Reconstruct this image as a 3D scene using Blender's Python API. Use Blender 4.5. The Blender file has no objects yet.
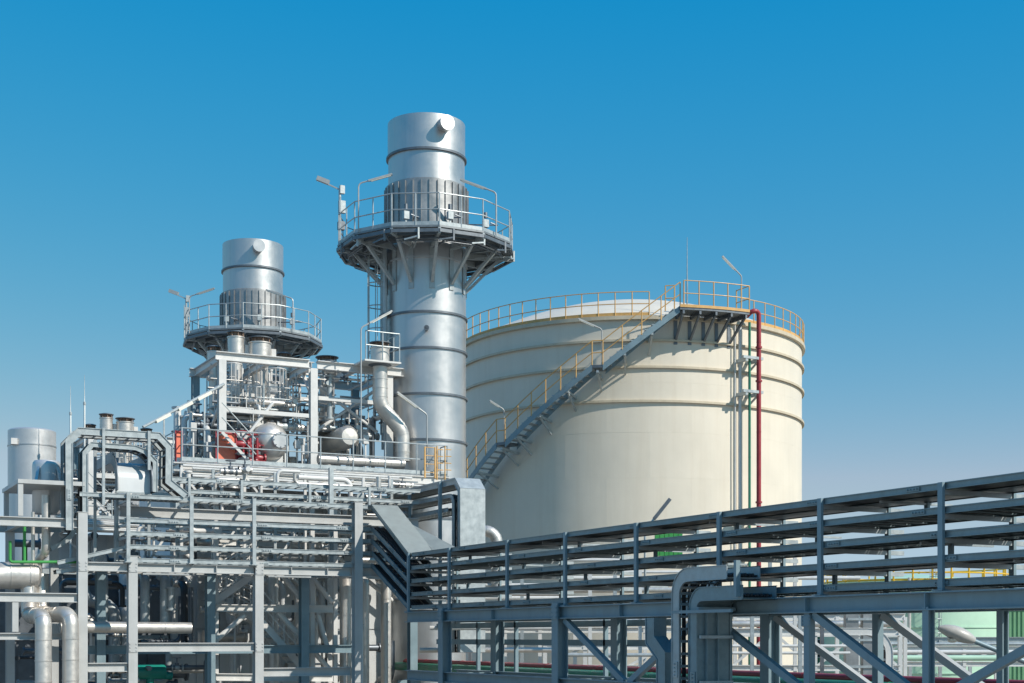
import bpy, math, random
from mathutils import Vector, Matrix
random.seed(7)
sc = bpy.context.scene
# ------------------------------------------------------------------ camera, sky, sun, exposure
# plant axes: +X runs along the left rack, +Y along the right rack; the camera is turned against them
YAW = math.radians(27.33)
FW = Vector((math.sin(YAW), math.cos(YAW), 0)); RT = Vector((math.cos(YAW), -math.sin(YAW), 0))
CZ = 5.0; FPX = 50 / 36 * 1024; HY = 637.0
cam_d = bpy.data.cameras.new('camera'); cam = bpy.data.objects.new('camera', cam_d)
sc.collection.objects.link(cam); sc.camera = cam
cam_d.lens = 50; cam_d.sensor_width = 36; cam_d.clip_end = 6000; cam_d.clip_start = 0.1
cam_d.shift_y = (HY - 341.5) / 1024
cam.location = (0, 0, CZ); cam.rotation_euler = (math.radians(90), 0, -YAW)

SUN_EL = math.radians(38); SUN_AZ = math.radians(62)      # azimuth: to the right of straight behind the camera
sh = RT * math.sin(SUN_AZ) - FW * math.cos(SUN_AZ)
SDIR = Vector((sh.x * math.cos(SUN_EL), sh.y * math.cos(SUN_EL), math.sin(SUN_EL)))
world = bpy.data.worlds.new('World'); sc.world = world; world.use_nodes = True
wn = world.node_tree.nodes; wl = world.node_tree.links
sky = wn.new('ShaderNodeTexSky'); sky.sky_type = 'NISHITA'; sky.sun_disc = False
sky.sun_elevation = SUN_EL; sky.sun_rotation = math.atan2(SDIR.x, SDIR.y)
sky.air_density = 1.0; sky.dust_density = 0.0; sky.ozone_density = 4.0
bg = wn['Background']; bg.inputs['Strength'].default_value = 0.10
# one grade over the whole sky: deeper cyan-blue, flatter blue channel
def wmath(op, a, b):
    n = wn.new('ShaderNodeMath'); n.operation = op
    for i, q in enumerate((a, b)):
        if isinstance(q, (int, float)): n.inputs[i].default_value = q
        else: wl.new(q, n.inputs[i])
    return n.outputs[0]
hsv = wn.new('ShaderNodeHueSaturation'); hsv.inputs['Saturation'].default_value = 1.32; hsv.inputs['Hue'].default_value = 0.492
wl.new(sky.outputs[0], hsv.inputs['Color'])
sep = wn.new('ShaderNodeSeparateColor'); cmb = wn.new('ShaderNodeCombineColor'); wl.new(hsv.outputs[0], sep.inputs[0])
def grade(ch, c, p): return wmath('MULTIPLY', wmath('POWER', wmath('MULTIPLY', sep.outputs[ch], 0.1), p), c * 10)
gR = wmath('MAXIMUM', wmath('MULTIPLY', wmath('SUBTRACT', sep.outputs[0], 0.18), 1.9), 0.08)
gG, gB = grade(1, 0.77, 0.55), grade(2, 0.66, 0.12)
wl.new(wmath('MINIMUM', gR, wmath('MULTIPLY', gG, 0.74)), cmb.inputs[0]); wl.new(gG, cmb.inputs[1]); wl.new(wmath('MAXIMUM', gB, wmath('MULTIPLY', gG, 1.2)), cmb.inputs[2])
wl.new(cmb.outputs[0], bg.inputs['Color'])
sun_d = bpy.data.lights.new('sun', 'SUN'); sun_d.energy = 5.0; sun_d.angle = math.radians(0.5); sun_d.color = (1, 0.94, 0.85)
sun = bpy.data.objects.new('sun', sun_d); sc.collection.objects.link(sun)
sun.rotation_euler = SDIR.to_track_quat('Z', 'Y').to_euler()
sc.view_settings.view_transform = 'Standard'; sc.view_settings.look = 'None'
sc.view_settings.exposure = 0.0; sc.view_settings.gamma = 1.0; sc.view_settings.use_curve_mapping = False

# ------------------------------------------------------------------ picking helpers
def P(px, py, d):
    r = (px - 512) / FPX
    q = (FW + RT * r) * d
    return Vector((q.x, q.y, CZ + (HY - py) / FPX * d))
def onY(px, py, y):            # pixel -> point on the plane Y = y
    r = (px - 512) / FPX; k = FW + RT * r
    return P(px, py, y / k.y)
def onX(px, py, x):
    r = (px - 512) / FPX; k = FW + RT * r
    return P(px, py, x / k.x)

# ------------------------------------------------------------------ materials
MATS = {}
def mat(name, col, metal=0.0, rough=0.5, var=0.12, scale=3.0, bump=0.0, bscale=20, streak=0.0, dirt=(0.12, 0.10, 0.08), rvar=0.1, spots=0.0):
    m = bpy.data.materials.new(name); m.use_nodes = True; n = m.node_tree.nodes; l = m.node_tree.links
    b = n['Principled BSDF']; b.inputs['Metallic'].default_value = metal; b.inputs['Roughness'].default_value = rough
    tc = n.new('ShaderNodeNewGeometry')
    no = n.new('ShaderNodeTexNoise'); no.inputs['Scale'].default_value = scale; no.inputs['Detail'].default_value = 5; no.inputs['Roughness'].default_value = 0.65
    l.new(tc.outputs['Position'], no.inputs['Vector'])
    mp = n.new('ShaderNodeMapRange'); mp.inputs[1].default_value = 0.3; mp.inputs[2].default_value = 0.7
    mp.inputs[3].default_value = 1 - var; mp.inputs[4].default_value = 1 + var * 0.8
    l.new(no.outputs[0], mp.inputs[0])
    mx = n.new('ShaderNodeVectorMath'); mx.operation = 'MULTIPLY'
    mx.inputs[0].default_value = col[:3]; l.new(mp.outputs[0], mx.inputs[1])
    out = mx.outputs[0]
    if streak > 0:
        mpn = n.new('ShaderNodeMapping'); mpn.inputs['Scale'].default_value = (2.2, 2.2, 0.10)
        l.new(tc.outputs['Position'], mpn.inputs['Vector'])
        n2 = n.new('ShaderNodeTexNoise'); n2.inputs['Scale'].default_value = 1.3; n2.inputs['Detail'].default_value = 6; n2.inputs['Roughness'].default_value = 0.7
        l.new(mpn.outputs[0], n2.inputs['Vector'])
        r2 = n.new('ShaderNodeMapRange'); r2.inputs[1].default_value = 0.48; r2.inputs[2].default_value = 0.78; r2.inputs[4].default_value = streak
        l.new(n2.outputs[0], r2.inputs[0])
        mm = n.new('ShaderNodeMix'); mm.data_type = 'RGBA'; l.new(r2.outputs[0], mm.inputs[0]); l.new(out, mm.inputs[6])
        mm.inputs[7].default_value = (*dirt, 1); out = mm.outputs[2]
    if spots > 0:
        n3 = n.new('ShaderNodeTexNoise'); n3.inputs['Scale'].default_value = 9; n3.inputs['Detail'].default_value = 8; n3.inputs['Roughness'].default_value = 0.75
        l.new(tc.outputs['Position'], n3.inputs['Vector'])
        r3 = n.new('ShaderNodeMapRange'); r3.inputs[1].default_value = 0.57; r3.inputs[2].default_value = 0.72; r3.inputs[4].default_value = spots
        l.new(n3.outputs[0], r3.inputs[0])
        mm = n.new('ShaderNodeMix'); mm.data_type = 'RGBA'; l.new(r3.outputs[0], mm.inputs[0]); l.new(out, mm.inputs[6])
        mm.inputs[7].default_value = (*dirt, 1); out = mm.outputs[2]
    l.new(out, b.inputs['Base Color'])
    rr = n.new('ShaderNodeMapRange'); rr.inputs[1].default_value = 0.3; rr.inputs[2].default_value = 0.7
    rr.inputs[3].default_value = max(0.05, rough - rvar); rr.inputs[4].default_value = min(1, rough + rvar)
    l.new(no.outputs[0], rr.inputs[0]); l.new(rr.outputs[0], b.inputs['Roughness'])
    if bump > 0:
        nb = n.new('ShaderNodeTexNoise'); nb.inputs['Scale'].default_value = bscale; nb.inputs['Detail'].default_value = 3
        l.new(tc.outputs['Position'], nb.inputs['Vector'])
        bp = n.new('ShaderNodeBump'); bp.inputs['Strength'].default_value = bump; bp.inputs['Distance'].default_value = 0.02
        l.new(nb.outputs[0], bp.inputs['Height']); l.new(bp.outputs[0], b.inputs['Normal'])
    MATS[name] = m; return m
mat('galvshaded', (0.22, 0.29, 0.31), 0.25, 0.42, 0.2, 4, 0.08, 30, streak=0.3, dirt=(0.17, 0.21, 0.22), spots=.2)  # darker teal copy of galv, putting the right rack's shade into the colour
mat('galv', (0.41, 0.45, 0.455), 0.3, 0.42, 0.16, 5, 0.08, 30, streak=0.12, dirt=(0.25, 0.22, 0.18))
mat('coverplate', (0.30, 0.325, 0.30), 0.2, 0.5, 0.15, 3, 0.08, 10, streak=.2, dirt=(.2, .2, .17))
mat('silver', (0.62, 0.62, 0.61), 0.55, 0.42, 0.08, 2, 0.05, 4, streak=.15, dirt=(.4, .39, .37))
mat('shedgreen', (0.16, 0.34, 0.18), 0.0, 0.55, 0.1, 1)
mat('paint', (0.47, 0.48, 0.47), 0.0, 0.45, 0.08, 2, 0.03, 25, streak=0.18, dirt=(0.24, 0.2, 0.16))
mat('rackpaintshaded', (0.215, 0.30, 0.335), 0.1, 0.42, 0.10, 2, 0.03, 25, streak=0.25, dirt=(0.10, 0.11, 0.11), spots=0.15)  # blue-grey rack paint, deepened towards teal to carry the shade
mat('white', (0.64, 0.635, 0.61), 0.0, 0.42, 0.08, 3, 0.03, 20, streak=0.15, dirt=(0.35, 0.3, 0.24))
mat('clad', (0.56, 0.56, 0.555), 0.8, 0.40, 0.06, 1.2, 0.05, 2.5, streak=0.32, dirt=(0.36, 0.35, 0.34), rvar=0.07)
mat('fins', (0.36, 0.36, 0.355), 0.7, 0.45, 0.2, 2, 0.1, 6, streak=0.45, dirt=(0.2, 0.2, 0.2))
mat('jacket', (0.63, 0.60, 0.555), 0.65, 0.42, 0.10, 4, 0.15, 6, streak=0.12, dirt=(0.38, 0.34, 0.3))
mat('cream', (0.70, 0.635, 0.52), 0.0, 0.5, 0.05, 0.5, 0.06, 0.8, streak=0.3, dirt=(0.55, 0.46, 0.34))
mat('ringpaint', (0.56, 0.48, 0.35), 0.0, 0.5, 0.12, 2, streak=0.4, dirt=(0.36, 0.27, 0.17))
mat('yellow', (0.62, 0.36, 0.12), 0.0, 0.5, 0.15, 3, spots=0.2, dirt=(0.3, 0.16, 0.08))
mat('safety', (0.75, 0.45, 0.03), 0.0, 0.45, 0.1, 4)
mat('red', (0.32, 0.035, 0.045), 0.0, 0.4, 0.15, 3, spots=0.25, dirt=(0.2, 0.04, 0.04))
mat('orange', (0.85, 0.22, 0.13), 0.0, 0.5, 0.12, 4)
mat('green', (0.03, 0.20, 0.12), 0.0, 0.4, 0.15, 3)
mat('limegreen', (0.05, 0.30, 0.07), 0.0, 0.45, 0.1, 3)
mat('teal', (0.01, 0.22, 0.17), 0.0, 0.4, 0.15, 3)
mat('palegreen', (0.45, 0.66, 0.50), 0.0, 0.5, 0.06, 0.8, streak=0.15, dirt=(0.35, 0.42, 0.3))
mat('midgreen', (0.10, 0.26, 0.15), 0.0, 0.55, 0.1, 1)
mat('dark', (0.05, 0.055, 0.06), 0.1, 0.5, 0.2, 4)
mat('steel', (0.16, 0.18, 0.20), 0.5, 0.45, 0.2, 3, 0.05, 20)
mat('rust', (0.22, 0.15, 0.11), 0.4, 0.6, 0.3, 6, 0.1, 20)
mat('cable', (0.025, 0.025, 0.028), 0.0, 0.55, 0.3, 8)
mat('lampgrey', (0.40, 0.41, 0.40), 0.2, 0.4, 0.08, 5)
mat('lamphead', (0.46, 0.45, 0.42), 0.0, 0.4, 0.12, 8, streak=.2, dirt=(.3, .28, .25))
mat('lens', (0.75, 0.72, 0.62), 0.0, 0.25, 0.03, 5)
mat('casing', (0.58, 0.60, 0.60), 0.1, 0.45, 0.08, 0.7, 0.05, 3, streak=0.25, dirt=(0.28, 0.27, 0.25))
mat('grating', (0.22, 0.24, 0.25), 0.5, 0.5, 0.2, 6)
mat('ground', (0.29, 0.26, 0.215), 0.0, 0.9, 0.25, 0.25, 0.2, 4)
mat('wallbeige', (0.55, 0.51, 0.44), 0.0, 0.7, 0.06, 0.6, streak=0.15, dirt=(0.35, 0.3, 0.25))
mat('glass', (0.03, 0.05, 0.06), 0.0, 0.08, 0.1, 1, rvar=0.02)
mat('leaf', (0.05, 0.085, 0.035), 0.0, 0.7, 0.4, 0.8)

# ------------------------------------------------------------------ mesh builder
COL = sc.collection
class MB:
    def __init__(s): s.v = []; s.f = []
    def add(s, vs, fs):
        k = len(s.v); s.v += [tuple(q) for q in vs]; s.f += [tuple(i + k for i in q) for q in fs]; return s
    def hexa(s, c):            # 8 corners: bottom 4 (ccw), top 4
        return s.add(c, [(3, 2, 1, 0), (4, 5, 6, 7), (0, 1, 5, 4), (1, 2, 6, 5), (2, 3, 7, 6), (3, 0, 4, 7)])
    def box(s, x0, x1, y0, y1, z0, z1):
        return s.hexa([(x0, y0, z0), (x1, y0, z0), (x1, y1, z0), (x0, y1, z0), (x0, y0, z1), (x1, y0, z1), (x1, y1, z1), (x0, y1, z1)])
    def bar(s, p, q, w, h, up=(0, 0, 1), off=(0, 0)):    # box from p to q; w along side, h along up
        p = Vector(p); q = Vector(q); d = (q - p).normalized(); up = Vector(up)
        sd = d.cross(up)
        if sd.length < 1e-4: sd = d.cross(Vector((0, 1, 0)))
        sd.normalize(); u = sd.cross(d)
        p = p + sd * off[0] + u * off[1]; q = q + sd * off[0] + u * off[1]
        a = sd * w / 2; b = u * h / 2
        return s.hexa([p - a - b, p + a - b, q + a - b, q - a - b, p - a + b, p + a + b, q + a + b, q - a + b])
    def hbeam(s, p, q, h, w, up=(0, 0, 1), t=0.025):     # I section: flanges w wide, spread h along up
        s.bar(p, q, w, t, up, (0, h / 2 - t / 2)); s.bar(p, q, w, t, up, (0, -h / 2 + t / 2)); s.bar(p, q, t * 0.8, h - 2 * t, up); return s
    def tube(s, path, r, n=8, cap=True):
        path = [Vector(q) for q in path]; m = len(path); rs = r if isinstance(r, (list, tuple)) else [r] * m
        d0 = (path[1] - path[0]).normalized()
        nv = d0.orthogonal().normalized(); k = len(s.v)
        for i in range(m):
            if i == 0: d = d0
            elif i == m - 1: d = (path[-1] - path[-2]).normalized()
            else: d = ((path[i + 1] - path[i]).normalized() + (path[i] - path[i - 1]).normalized()).normalized()
            nv = (nv - d * nv.dot(d)).normalized(); bv = d.cross(nv)
            for j in range(n):
                a = 2 * math.pi * (j + .5) / n
                s.v.append(tuple(path[i] + (nv * math.cos(a) + bv * math.sin(a)) * rs[i]))
        for i in range(m - 1):
            for j in range(n):
                j2 = (j + 1) % n; s.f.append((k + i * n + j, k + i * n + j2, k + (i + 1) * n + j2, k + (i + 1) * n + j))
        if cap:
            s.f.append(tuple(k + j for j in reversed(range(n)))); s.f.append(tuple(k + (m - 1) * n + j for j in range(n)))
        return s
    def lathe(s, prof, c=(0, 0, 0), n=48, a0=0, a1=2 * math.pi, axis='z'):
        full = abs(a1 - a0 - 2 * math.pi) < 1e-6; k = len(s.v); cols = n if full else n + 1; c = Vector(c)
        for i in range(cols):
            a = a0 + (a1 - a0) * i / n; ca, sa = math.cos(a), math.sin(a)
            for r, z in prof:
                if axis == 'z': s.v.append(tuple(c + Vector((r * ca, r * sa, z))))
                elif axis == 'y': s.v.append(tuple(c + Vector((r * sa, z, r * ca))))
                else: s.v.append(tuple(c + Vector((z, r * ca, r * sa))))
        m = len(prof)
        for i in range(n):
            i2 = (i + 1) % cols
            for j in range(m - 1):
                s.f.append((k + i * m + j, k + i2 * m + j, k + i2 * m + j + 1, k + i * m + j + 1))
        return s
    def sweep(s, path, wd, w0, w1, n0, n1):   # rectangle swept along a planar path (wd = normal of its plane)
        path = [Vector(q) for q in path]; wd = Vector(wd); k = len(s.v); m = len(path)
        for i in range(m):
            if i == 0: d1 = d2 = (path[1] - path[0]).normalized()
            elif i == m - 1: d1 = d2 = (path[-1] - path[-2]).normalized()
            else: d1 = (path[i] - path[i - 1]).normalized(); d2 = (path[i + 1] - path[i]).normalized()
            a = wd.cross(d1).normalized(); b = wd.cross(d2).normalized(); nn = a + b; nn = nn / max(0.3, nn.length_squared / 2)
            for w, q in ((w0, n0), (w1, n0), (w1, n1), (w0, n1)): s.v.append(tuple(path[i] + wd * w + nn * q))
        for i in range(m - 1):
            for j in range(4):
                j2 = (j + 1) % 4; s.f.append((k + i * 4 + j, k + i * 4 + j2, k + i * 4 + 4 + j2, k + i * 4 + 4 + j))
        s.f.append((k + 3, k + 2, k + 1, k)); e = k + (m - 1) * 4; s.f.append((e, e + 1, e + 2, e + 3)); return s
    def build(s, name, m, parent=None, sharp=40, origin=None):
        off = wloc(parent) if parent else Vector((0, 0, 0))
        loc = Vector(origin) if origin is not None else off
        me = bpy.data.meshes.new(name)
        me.from_pydata([(v[0] - loc.x, v[1] - loc.y, v[2] - loc.z) for v in s.v], [], s.f)
        me.materials.append(MATS[m]); me.polygons.foreach_set('use_smooth', [True] * len(me.polygons))
        import bmesh
        bm = bmesh.new(); bm.from_mesh(me); bmesh.ops.recalc_face_normals(bm, faces=bm.faces); bm.to_mesh(me); bm.free()
        me.set_sharp_from_angle(angle=math.radians(sharp))
        o = bpy.data.objects.new(name, me); COL.objects.link(o); o.parent = parent; o.location = loc - off
        return o
def wloc(o):
    v = Vector((0, 0, 0))
    while o is not None: v += o.location; o = o.parent
    return v
def tag(o, label, cat, group=None):
    o['label'] = label; o['category'] = cat
    if group: o['group'] = group
    return o
def thing(name, label, cat, loc=(0, 0, 0), group=None):
    o = bpy.data.objects.new(name, None); COL.objects.link(o); o.location = loc; o.empty_display_size = 0.3
    return tag(o, label, cat, group)
def inst(src, parent, delta=(0, 0, 0), rotz=None):     # another instance of a part, shares its mesh
    o = src.copy(); COL.objects.link(o); o.parent = parent; o.location = src.location + Vector(delta)
    if rotz is not None: o.rotation_euler = (0, 0, rotz)
    return o
def copy_tree(o, parent=None):
    c = o.copy(); COL.objects.link(c); c.parent = parent
    for ch in list(o.children): copy_tree(ch, c)
    return c
def fillet(pts, r, seg=6):
    pts = [Vector(q) for q in pts]; out = [pts[0]]
    for i in range(1, len(pts) - 1):
        a, b, c = pts[i - 1], pts[i], pts[i + 1]; d1 = (a - b); d2 = (c - b); l1, l2 = d1.length, d2.length
        d1 /= l1; d2 /= l2; ang = d1.angle(d2)
        if ang > math.radians(176) or ang < .1: out.append(b); continue
        t = min(r / math.tan(ang / 2), l1 * .48, l2 * .48); rr = t * math.tan(ang / 2)
        ctr = b + (d1 + d2).normalized() * (rr / math.sin(ang / 2)); p1 = b + d1 * t; p2 = b + d2 * t
        u = (p1 - ctr).normalized(); w = (p2 - ctr).normalized(); tot = u.angle(w); ax = u.cross(w).normalized()
        for k in range(seg + 1): out.append(ctr + (Matrix.Rotation(tot * k / seg, 3, ax) @ u) * rr)
    out.append(pts[-1]); return out
def pipe(name, pts, r, m, parent, bend=None, band=0.9, n=14, flange=False):
    path = fillet(pts, bend or r * 3); mb = MB(); mb.tube(path, r, n)
    if band:
        acc = band * .5
        for a, b in zip(path[:-1], path[1:]):
            L = (b - a).length; d = (b - a).normalized() if L > 1e-6 else None
            while d is not None and acc < L:
                c = a + d * acc; mb.tube([c - d * .018, c + d * .018], r * 1.03 + .004, n); acc += band
            acc -= L
    if flange:
        for a, b in ((path[0], path[1]), (path[-1], path[-2])):
            d = (b - a).normalized(); mb.tube([a - d * .012, a + d * .05], r * 1.5, n)
    return mb.build(name, m, parent)
POST = {}
def railing(parent, pts, m='galv', h=1.1, sp=1.2, r=0.022, name='railing', closed=False, toe=True, subparts=True, mid=1):
    pts = [Vector(q) for q in pts]; pp = pts + [pts[0]] if closed else pts; up = Vector((0, 0, 1)); mb = MB()
    for k in range(mid + 1): mb.tube([q + up * h * (1 - k / (mid + 1)) for q in pp], r, 6)
    if toe:
        for a, b in zip(pp[:-1], pp[1:]): mb.bar(a + up * .08, b + up * .08, .012, .13)
    ra = mb.build(name, m, parent); spots = []
    for a, b in zip(pp[:-1], pp[1:]):
        k = max(1, round((b - a).length / sp)); spots += [a + (b - a) * i / k for i in range(k)]
    if not closed: spots.append(pp[-1])
    key = (m, round(h, 2), round(r, 3))
    first = POST.get(key)
    for q in spots:
        if first is None:
            o = MB().tube([q, q + up * h], r * 1.15, 6).build('post', m, ra, origin=q); POST[key] = first = o
        else:
            o = first.copy(); COL.objects.link(o); o.parent = ra; o.location = q - wloc(ra)
    return ra
def ladder(parent, base, z1, facing, w=0.45, cage=True, m='galv', name='ladder'):
    base = Vector(base); fd = Vector(facing).normalized(); sd = Vector((-fd.y, fd.x, 0)); mb = MB(); H = z1 - base.z
    for s in (-1, 1): mb.bar(base + sd * w / 2 * s, base + sd * w / 2 * s + Vector((0, 0, H)), .05, .05, (0, 1, 0))
    z = .2
    while z < H: mb.tube([base + sd * w / 2 + Vector((0, 0, z)), base - sd * w / 2 + Vector((0, 0, z))], .014, 5); z += .3
    o = mb.build(name, m, parent)
    if cage and H > 2.5:
        mc = MB(); z = 2.2; zs = []
        arc = [base + sd * (.36 * math.cos(t)) + fd * (.52 * math.sin(t)) for t in [math.pi * i / 8 for i in range(9)]]
        while z <= H + .9:
            mc.tube([q + Vector((0, 0, z)) for q in arc], .022, 5); zs.append(z); z += .85
        for i in (1, 3, 4, 5, 7): mc.tube([arc[i] + Vector((0, 0, zs[0])), arc[i] + Vector((0, 0, zs[-1]))], .016, 5)
        mc.build('safety_cage', m, o)
    return o
def lamp_arm(parent, base, h, d, reach=0.8, rise=0.35, L=0.75, name=None, m='lampgrey'):
    """bent tube pole with a tilted strip fitting at its end; d = horizontal direction of the arm"""
    base = Vector(base); d = Vector(d).normalized(); up = Vector((0, 0, 1)); top = base + up * h
    mb = MB().tube(fillet([base, top, top + d * reach * .5 + up * rise * .5], .18, 4), .028, 6)
    e = top + d * reach * .45 + up * rise * .45; dd = (d * reach + up * rise).normalized()
    pole = mb.build('pole', m, parent)
    MB().bar(e - dd * .1, e + dd * L, .1, .06).build('fitting', m, parent)
    MB().bar(e, e + dd * (L - .06), .08, .03, (0, 0, 1), (0, -.04)).build('diffuser', 'lens', parent)
    return pole
def vent(parent, c, r, z0, h, m='jacket'):
    """silencer outlet: drum, mesh gap on short struts and a flat weather cap"""
    o = MB().lathe([(0, z0), (r, z0), (r, z0 + h), (r * 1.08, z0 + h), (r * 1.08, z0 + h + .04), (r * .9, z0 + h + .04)], (c[0], c[1], 0), 20).build('vent_outlet', m, parent)
    mb = MB()
    for k in range(8):
        a = math.pi * k / 4; mb.bar((c[0] + r * .95 * math.cos(a), c[1] + r * .95 * math.sin(a), z0 + h), (c[0] + r * .95 * math.cos(a), c[1] + r * .95 * math.sin(a), z0 + h + .22), .03, .03, (0, 1, 0))
    mb.lathe([(r * .75, z0 + h), (r * .75, z0 + h + .2)], (c[0], c[1], 0), 16); mb.build('bird_screen', 'rust', o)
    MB().lathe([(0, z0 + h + .27), (r * .6, z0 + h + .26), (r * 1.15, z0 + h + .22), (r * 1.15, z0 + h + .19), (0, z0 + h + .2)], (c[0], c[1], 0), 20).build('weather_cap', 'steel', o)
    return o

# ------------------------------------------------------------------ ground
g = MB().add([(-1500, -1500, 0), (1500, -1500, 0), (1500, 3000, 0), (-1500, 3000, 0)], [(0, 1, 2, 3)]).build('ground', 'ground'); g['kind'] = 'structure'
# ------------------------------------------------------------------ the cream storage tank
TC = P(628.7, 637, 71); TC.z = 0; TR = 8.47
tv = Vector((-TC.x, -TC.y, 0)).normalized(); rv = Vector((-tv.y, tv.x, 0))     # toward the camera / to its right
if rv.dot(RT) < 0: rv = -rv
def tk(phi, rad, z):     # phi in degrees, 0 faces the camera, + to the right
    a = math.radians(phi); return TC + (tv * math.cos(a) + rv * math.sin(a)) * rad + Vector((0, 0, z))
tank = thing('storage_tank', 'huge cream cylindrical storage tank with a spiral stair and orange top railing', 'storage tank', TC)
RIM = 19.05; RINGS = [18.07, 16.9, 15.4]
zc = [0, 2.4, 4.8, 7.2, 9.6, 12.0, 14.0, 16.2, RIM]
for i in range(8):
    for k in range(14):
        a0 = 2 * math.pi * (k + (.5 if i % 2 else 0)) / 14; rr = TR + random.uniform(0, .003)
        MB().lathe([(rr - .03, zc[i] + .001), (rr, zc[i] + .001), (rr, zc[i + 1] - .001), (rr - .03, zc[i + 1] - .001)], TC, 12, a0, a0 + 2 * math.pi / 14).build('shell_plate', 'cream', tank)
MB().lathe([(TR - .02, 0), (TR - .02, RIM - .02)], TC, 96).build('inner_shell', 'ringpaint', tank)
prof = []
for i in range(13):
    t = i / 12; r = (TR + .12) * (1 - t); prof.append((r, RIM + .02 + 2.35 * (1 - (1 - t) ** 2)))
MB().lathe([(TR + .12, RIM - .08)] + prof, TC, 96).build('dome_roof', 'cream', tank)
MB().lathe([(TR + .02, RIM - .12), (TR + .16, RIM - .1), (TR + .16, RIM + .06), (TR + .02, RIM + .06)], TC, 128).build('rim_angle', 'ringpaint', tank)
for z in RINGS:
    MB().lathe([(TR + .008, z - .05), (TR + .10, z - .04), (TR + .10, z - .08), (TR + .12, z - .08), (TR + .12, z + .02), (TR + .008, z + .03)], TC, 128).build('wind_girder', 'ringpaint', tank)
pts = [tk(a, TR + .10, RIM + .06) for a in range(36, 360 + 11, 5)]
railing(tank, pts, 'yellow', 1.05, 2.2, .022, 'roof_railing', toe=True)
# platform at the head of the stair
PZ = 19.28
def sector(mb, a0, a1, r0, r1, z0, z1, n=8):
    for i in range(n):
        b0 = a0 + (a1 - a0) * i / n; b1 = a0 + (a1 - a0) * (i + 1) / n
        mb.hexa([tk(b0, r0, z0), tk(b0, r1, z0), tk(b1, r1, z0), tk(b1, r0, z0), tk(b0, r0, z1), tk(b0, r1, z1), tk(b1, r1, z1), tk(b1, r0, z1)])
    return mb
pf = sector(MB(), 13, 32.5, TR + .18, TR + 1.35, PZ - .16, PZ, 10).build('top_platform', 'steel', tank)
sector(MB(), 13, 32.5, TR + 1.35, TR + 1.38, PZ - .06, PZ + .06, 10).build('toe_board', 'yellow', pf)
railing(tank, [tk(a, TR + 1.33, PZ) for a in (14, 18, 22, 26, 30, 32.5)] + [tk(32.5, TR + .4, PZ)], 'yellow', 1.1, .9, .024, 'platform_railing', toe=False)
railing(tank, [tk(10.5, TR + .3, PZ), tk(13, TR + .4, PZ)], 'yellow', 1.1, .9, .024, 'platform_railing', toe=False)
for a in (14, 18.4, 22.8, 27.2, 31.6):
    mb = MB(); mb.bar(tk(a, TR, PZ - .24), tk(a, TR + 1.33, PZ - .24), .09, .16); mb.bar(tk(a, TR + .02, PZ - 1.25), tk(a, TR + 1.2, PZ - .3), .09, .09)
    mb.bar(tk(a, TR + .02, PZ - 1.4), tk(a, TR + .02, PZ - .2), .16, .03, tk(a, 1, 0) - TC); mb.build('bracket', 'steel', tank)
# spiral stair: flights between landings (phi, z)
nodes = [(13.2, PZ), (-6.6, 16.78), (-9.4, 16.78), (-34.6, 13.72), (-37.6, 13.72), (-62, 10.6), (-65, 10.6), (-92, 7.2), (-95, 7.2), (-150, .4)]
st = bpy.data.objects.new('stair', None); COL.objects.link(st); st.parent = tank
ri, ro = TR + .35, TR + 1.2
for k in range(0, len(nodes) - 1, 2):
    (a0, z0), (a1, z1) = nodes[k], nodes[k + 1]; n = max(2, int(abs(a1 - a0) / 3))
    for rad in (ri, ro):
        mb = MB(); kv = len(mb.v)
        for i in range(n + 1):
            b0 = a0 + (a1 - a0) * i / n; y0 = z0 + (z1 - z0) * i / n
            mb.v += [tuple(q) for q in (tk(b0, rad, y0 - .26), tk(b0, rad + .03, y0 - .26), tk(b0, rad + .03, y0 + .04), tk(b0, rad, y0 + .04))]
        for i in range(n):
            for j in range(4): mb.f.append((i * 4 + j, i * 4 + (j + 1) % 4, i * 4 + 4 + (j + 1) % 4, i * 4 + 4 + j))
        mb.build('stringer', 'rackpaintshaded', st)
for k in range(0, len(nodes) - 1, 2):
    (a0, z0), (a1, z1) = nodes[k], nodes[k + 1]; n = int((z0 - z1) / .21)
    for i in range(n):
        t = (i + .5) / n; a = a0 + (a1 - a0) * t; z = z0 + (z1 - z0) * t
        sector(MB(), a - 1.0, a + 1.0, ri + .03, ro, z - .03, z + .01, 1).build('tread', 'galv', st)
for k in range(1, len(nodes) - 1, 2):
    (a0, z), (a1, _) = nodes[k], nodes[k + 1]
    sector(MB(), a0 + .3, a1 - .3, ri, ro + .02, z - .12, z, 2).build('landing', 'steel', st)
hr = []
for k in range(len(nodes) - 1):
    (a0, z0), (a1, z1) = nodes[k], nodes[k + 1]; n = max(1, int(abs(a1 - a0) / 4))
    hr += [tk(a0 + (a1 - a0) * i / n, ro + .02, z0 + (z1 - z0) * i / n) for i in range(n)]
railing(tank, hr, 'yellow', 1.05, 2.0, .022, 'stair_railing', toe=False)
for k, a in enumerate([6, -1, -8, -16, -24, -31, -36, -45, -55]):
    for i in range(0, len(nodes) - 1):
        if nodes[i + 1][0] <= a <= nodes[i][0]:
            t = (a - nodes[i][0]) / (nodes[i + 1][0] - nodes[i][0]); z = nodes[i][1] + (nodes[i + 1][1] - nodes[i][1]) * t
    MB().bar(tk(a, TR, z - .4), tk(a, ro, z - .28), .1, .1).bar(tk(a, TR + .02, z - .95), tk(a, ro - .1, z - .34), .07, .07).build('bracket', 'galv', tank)
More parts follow.
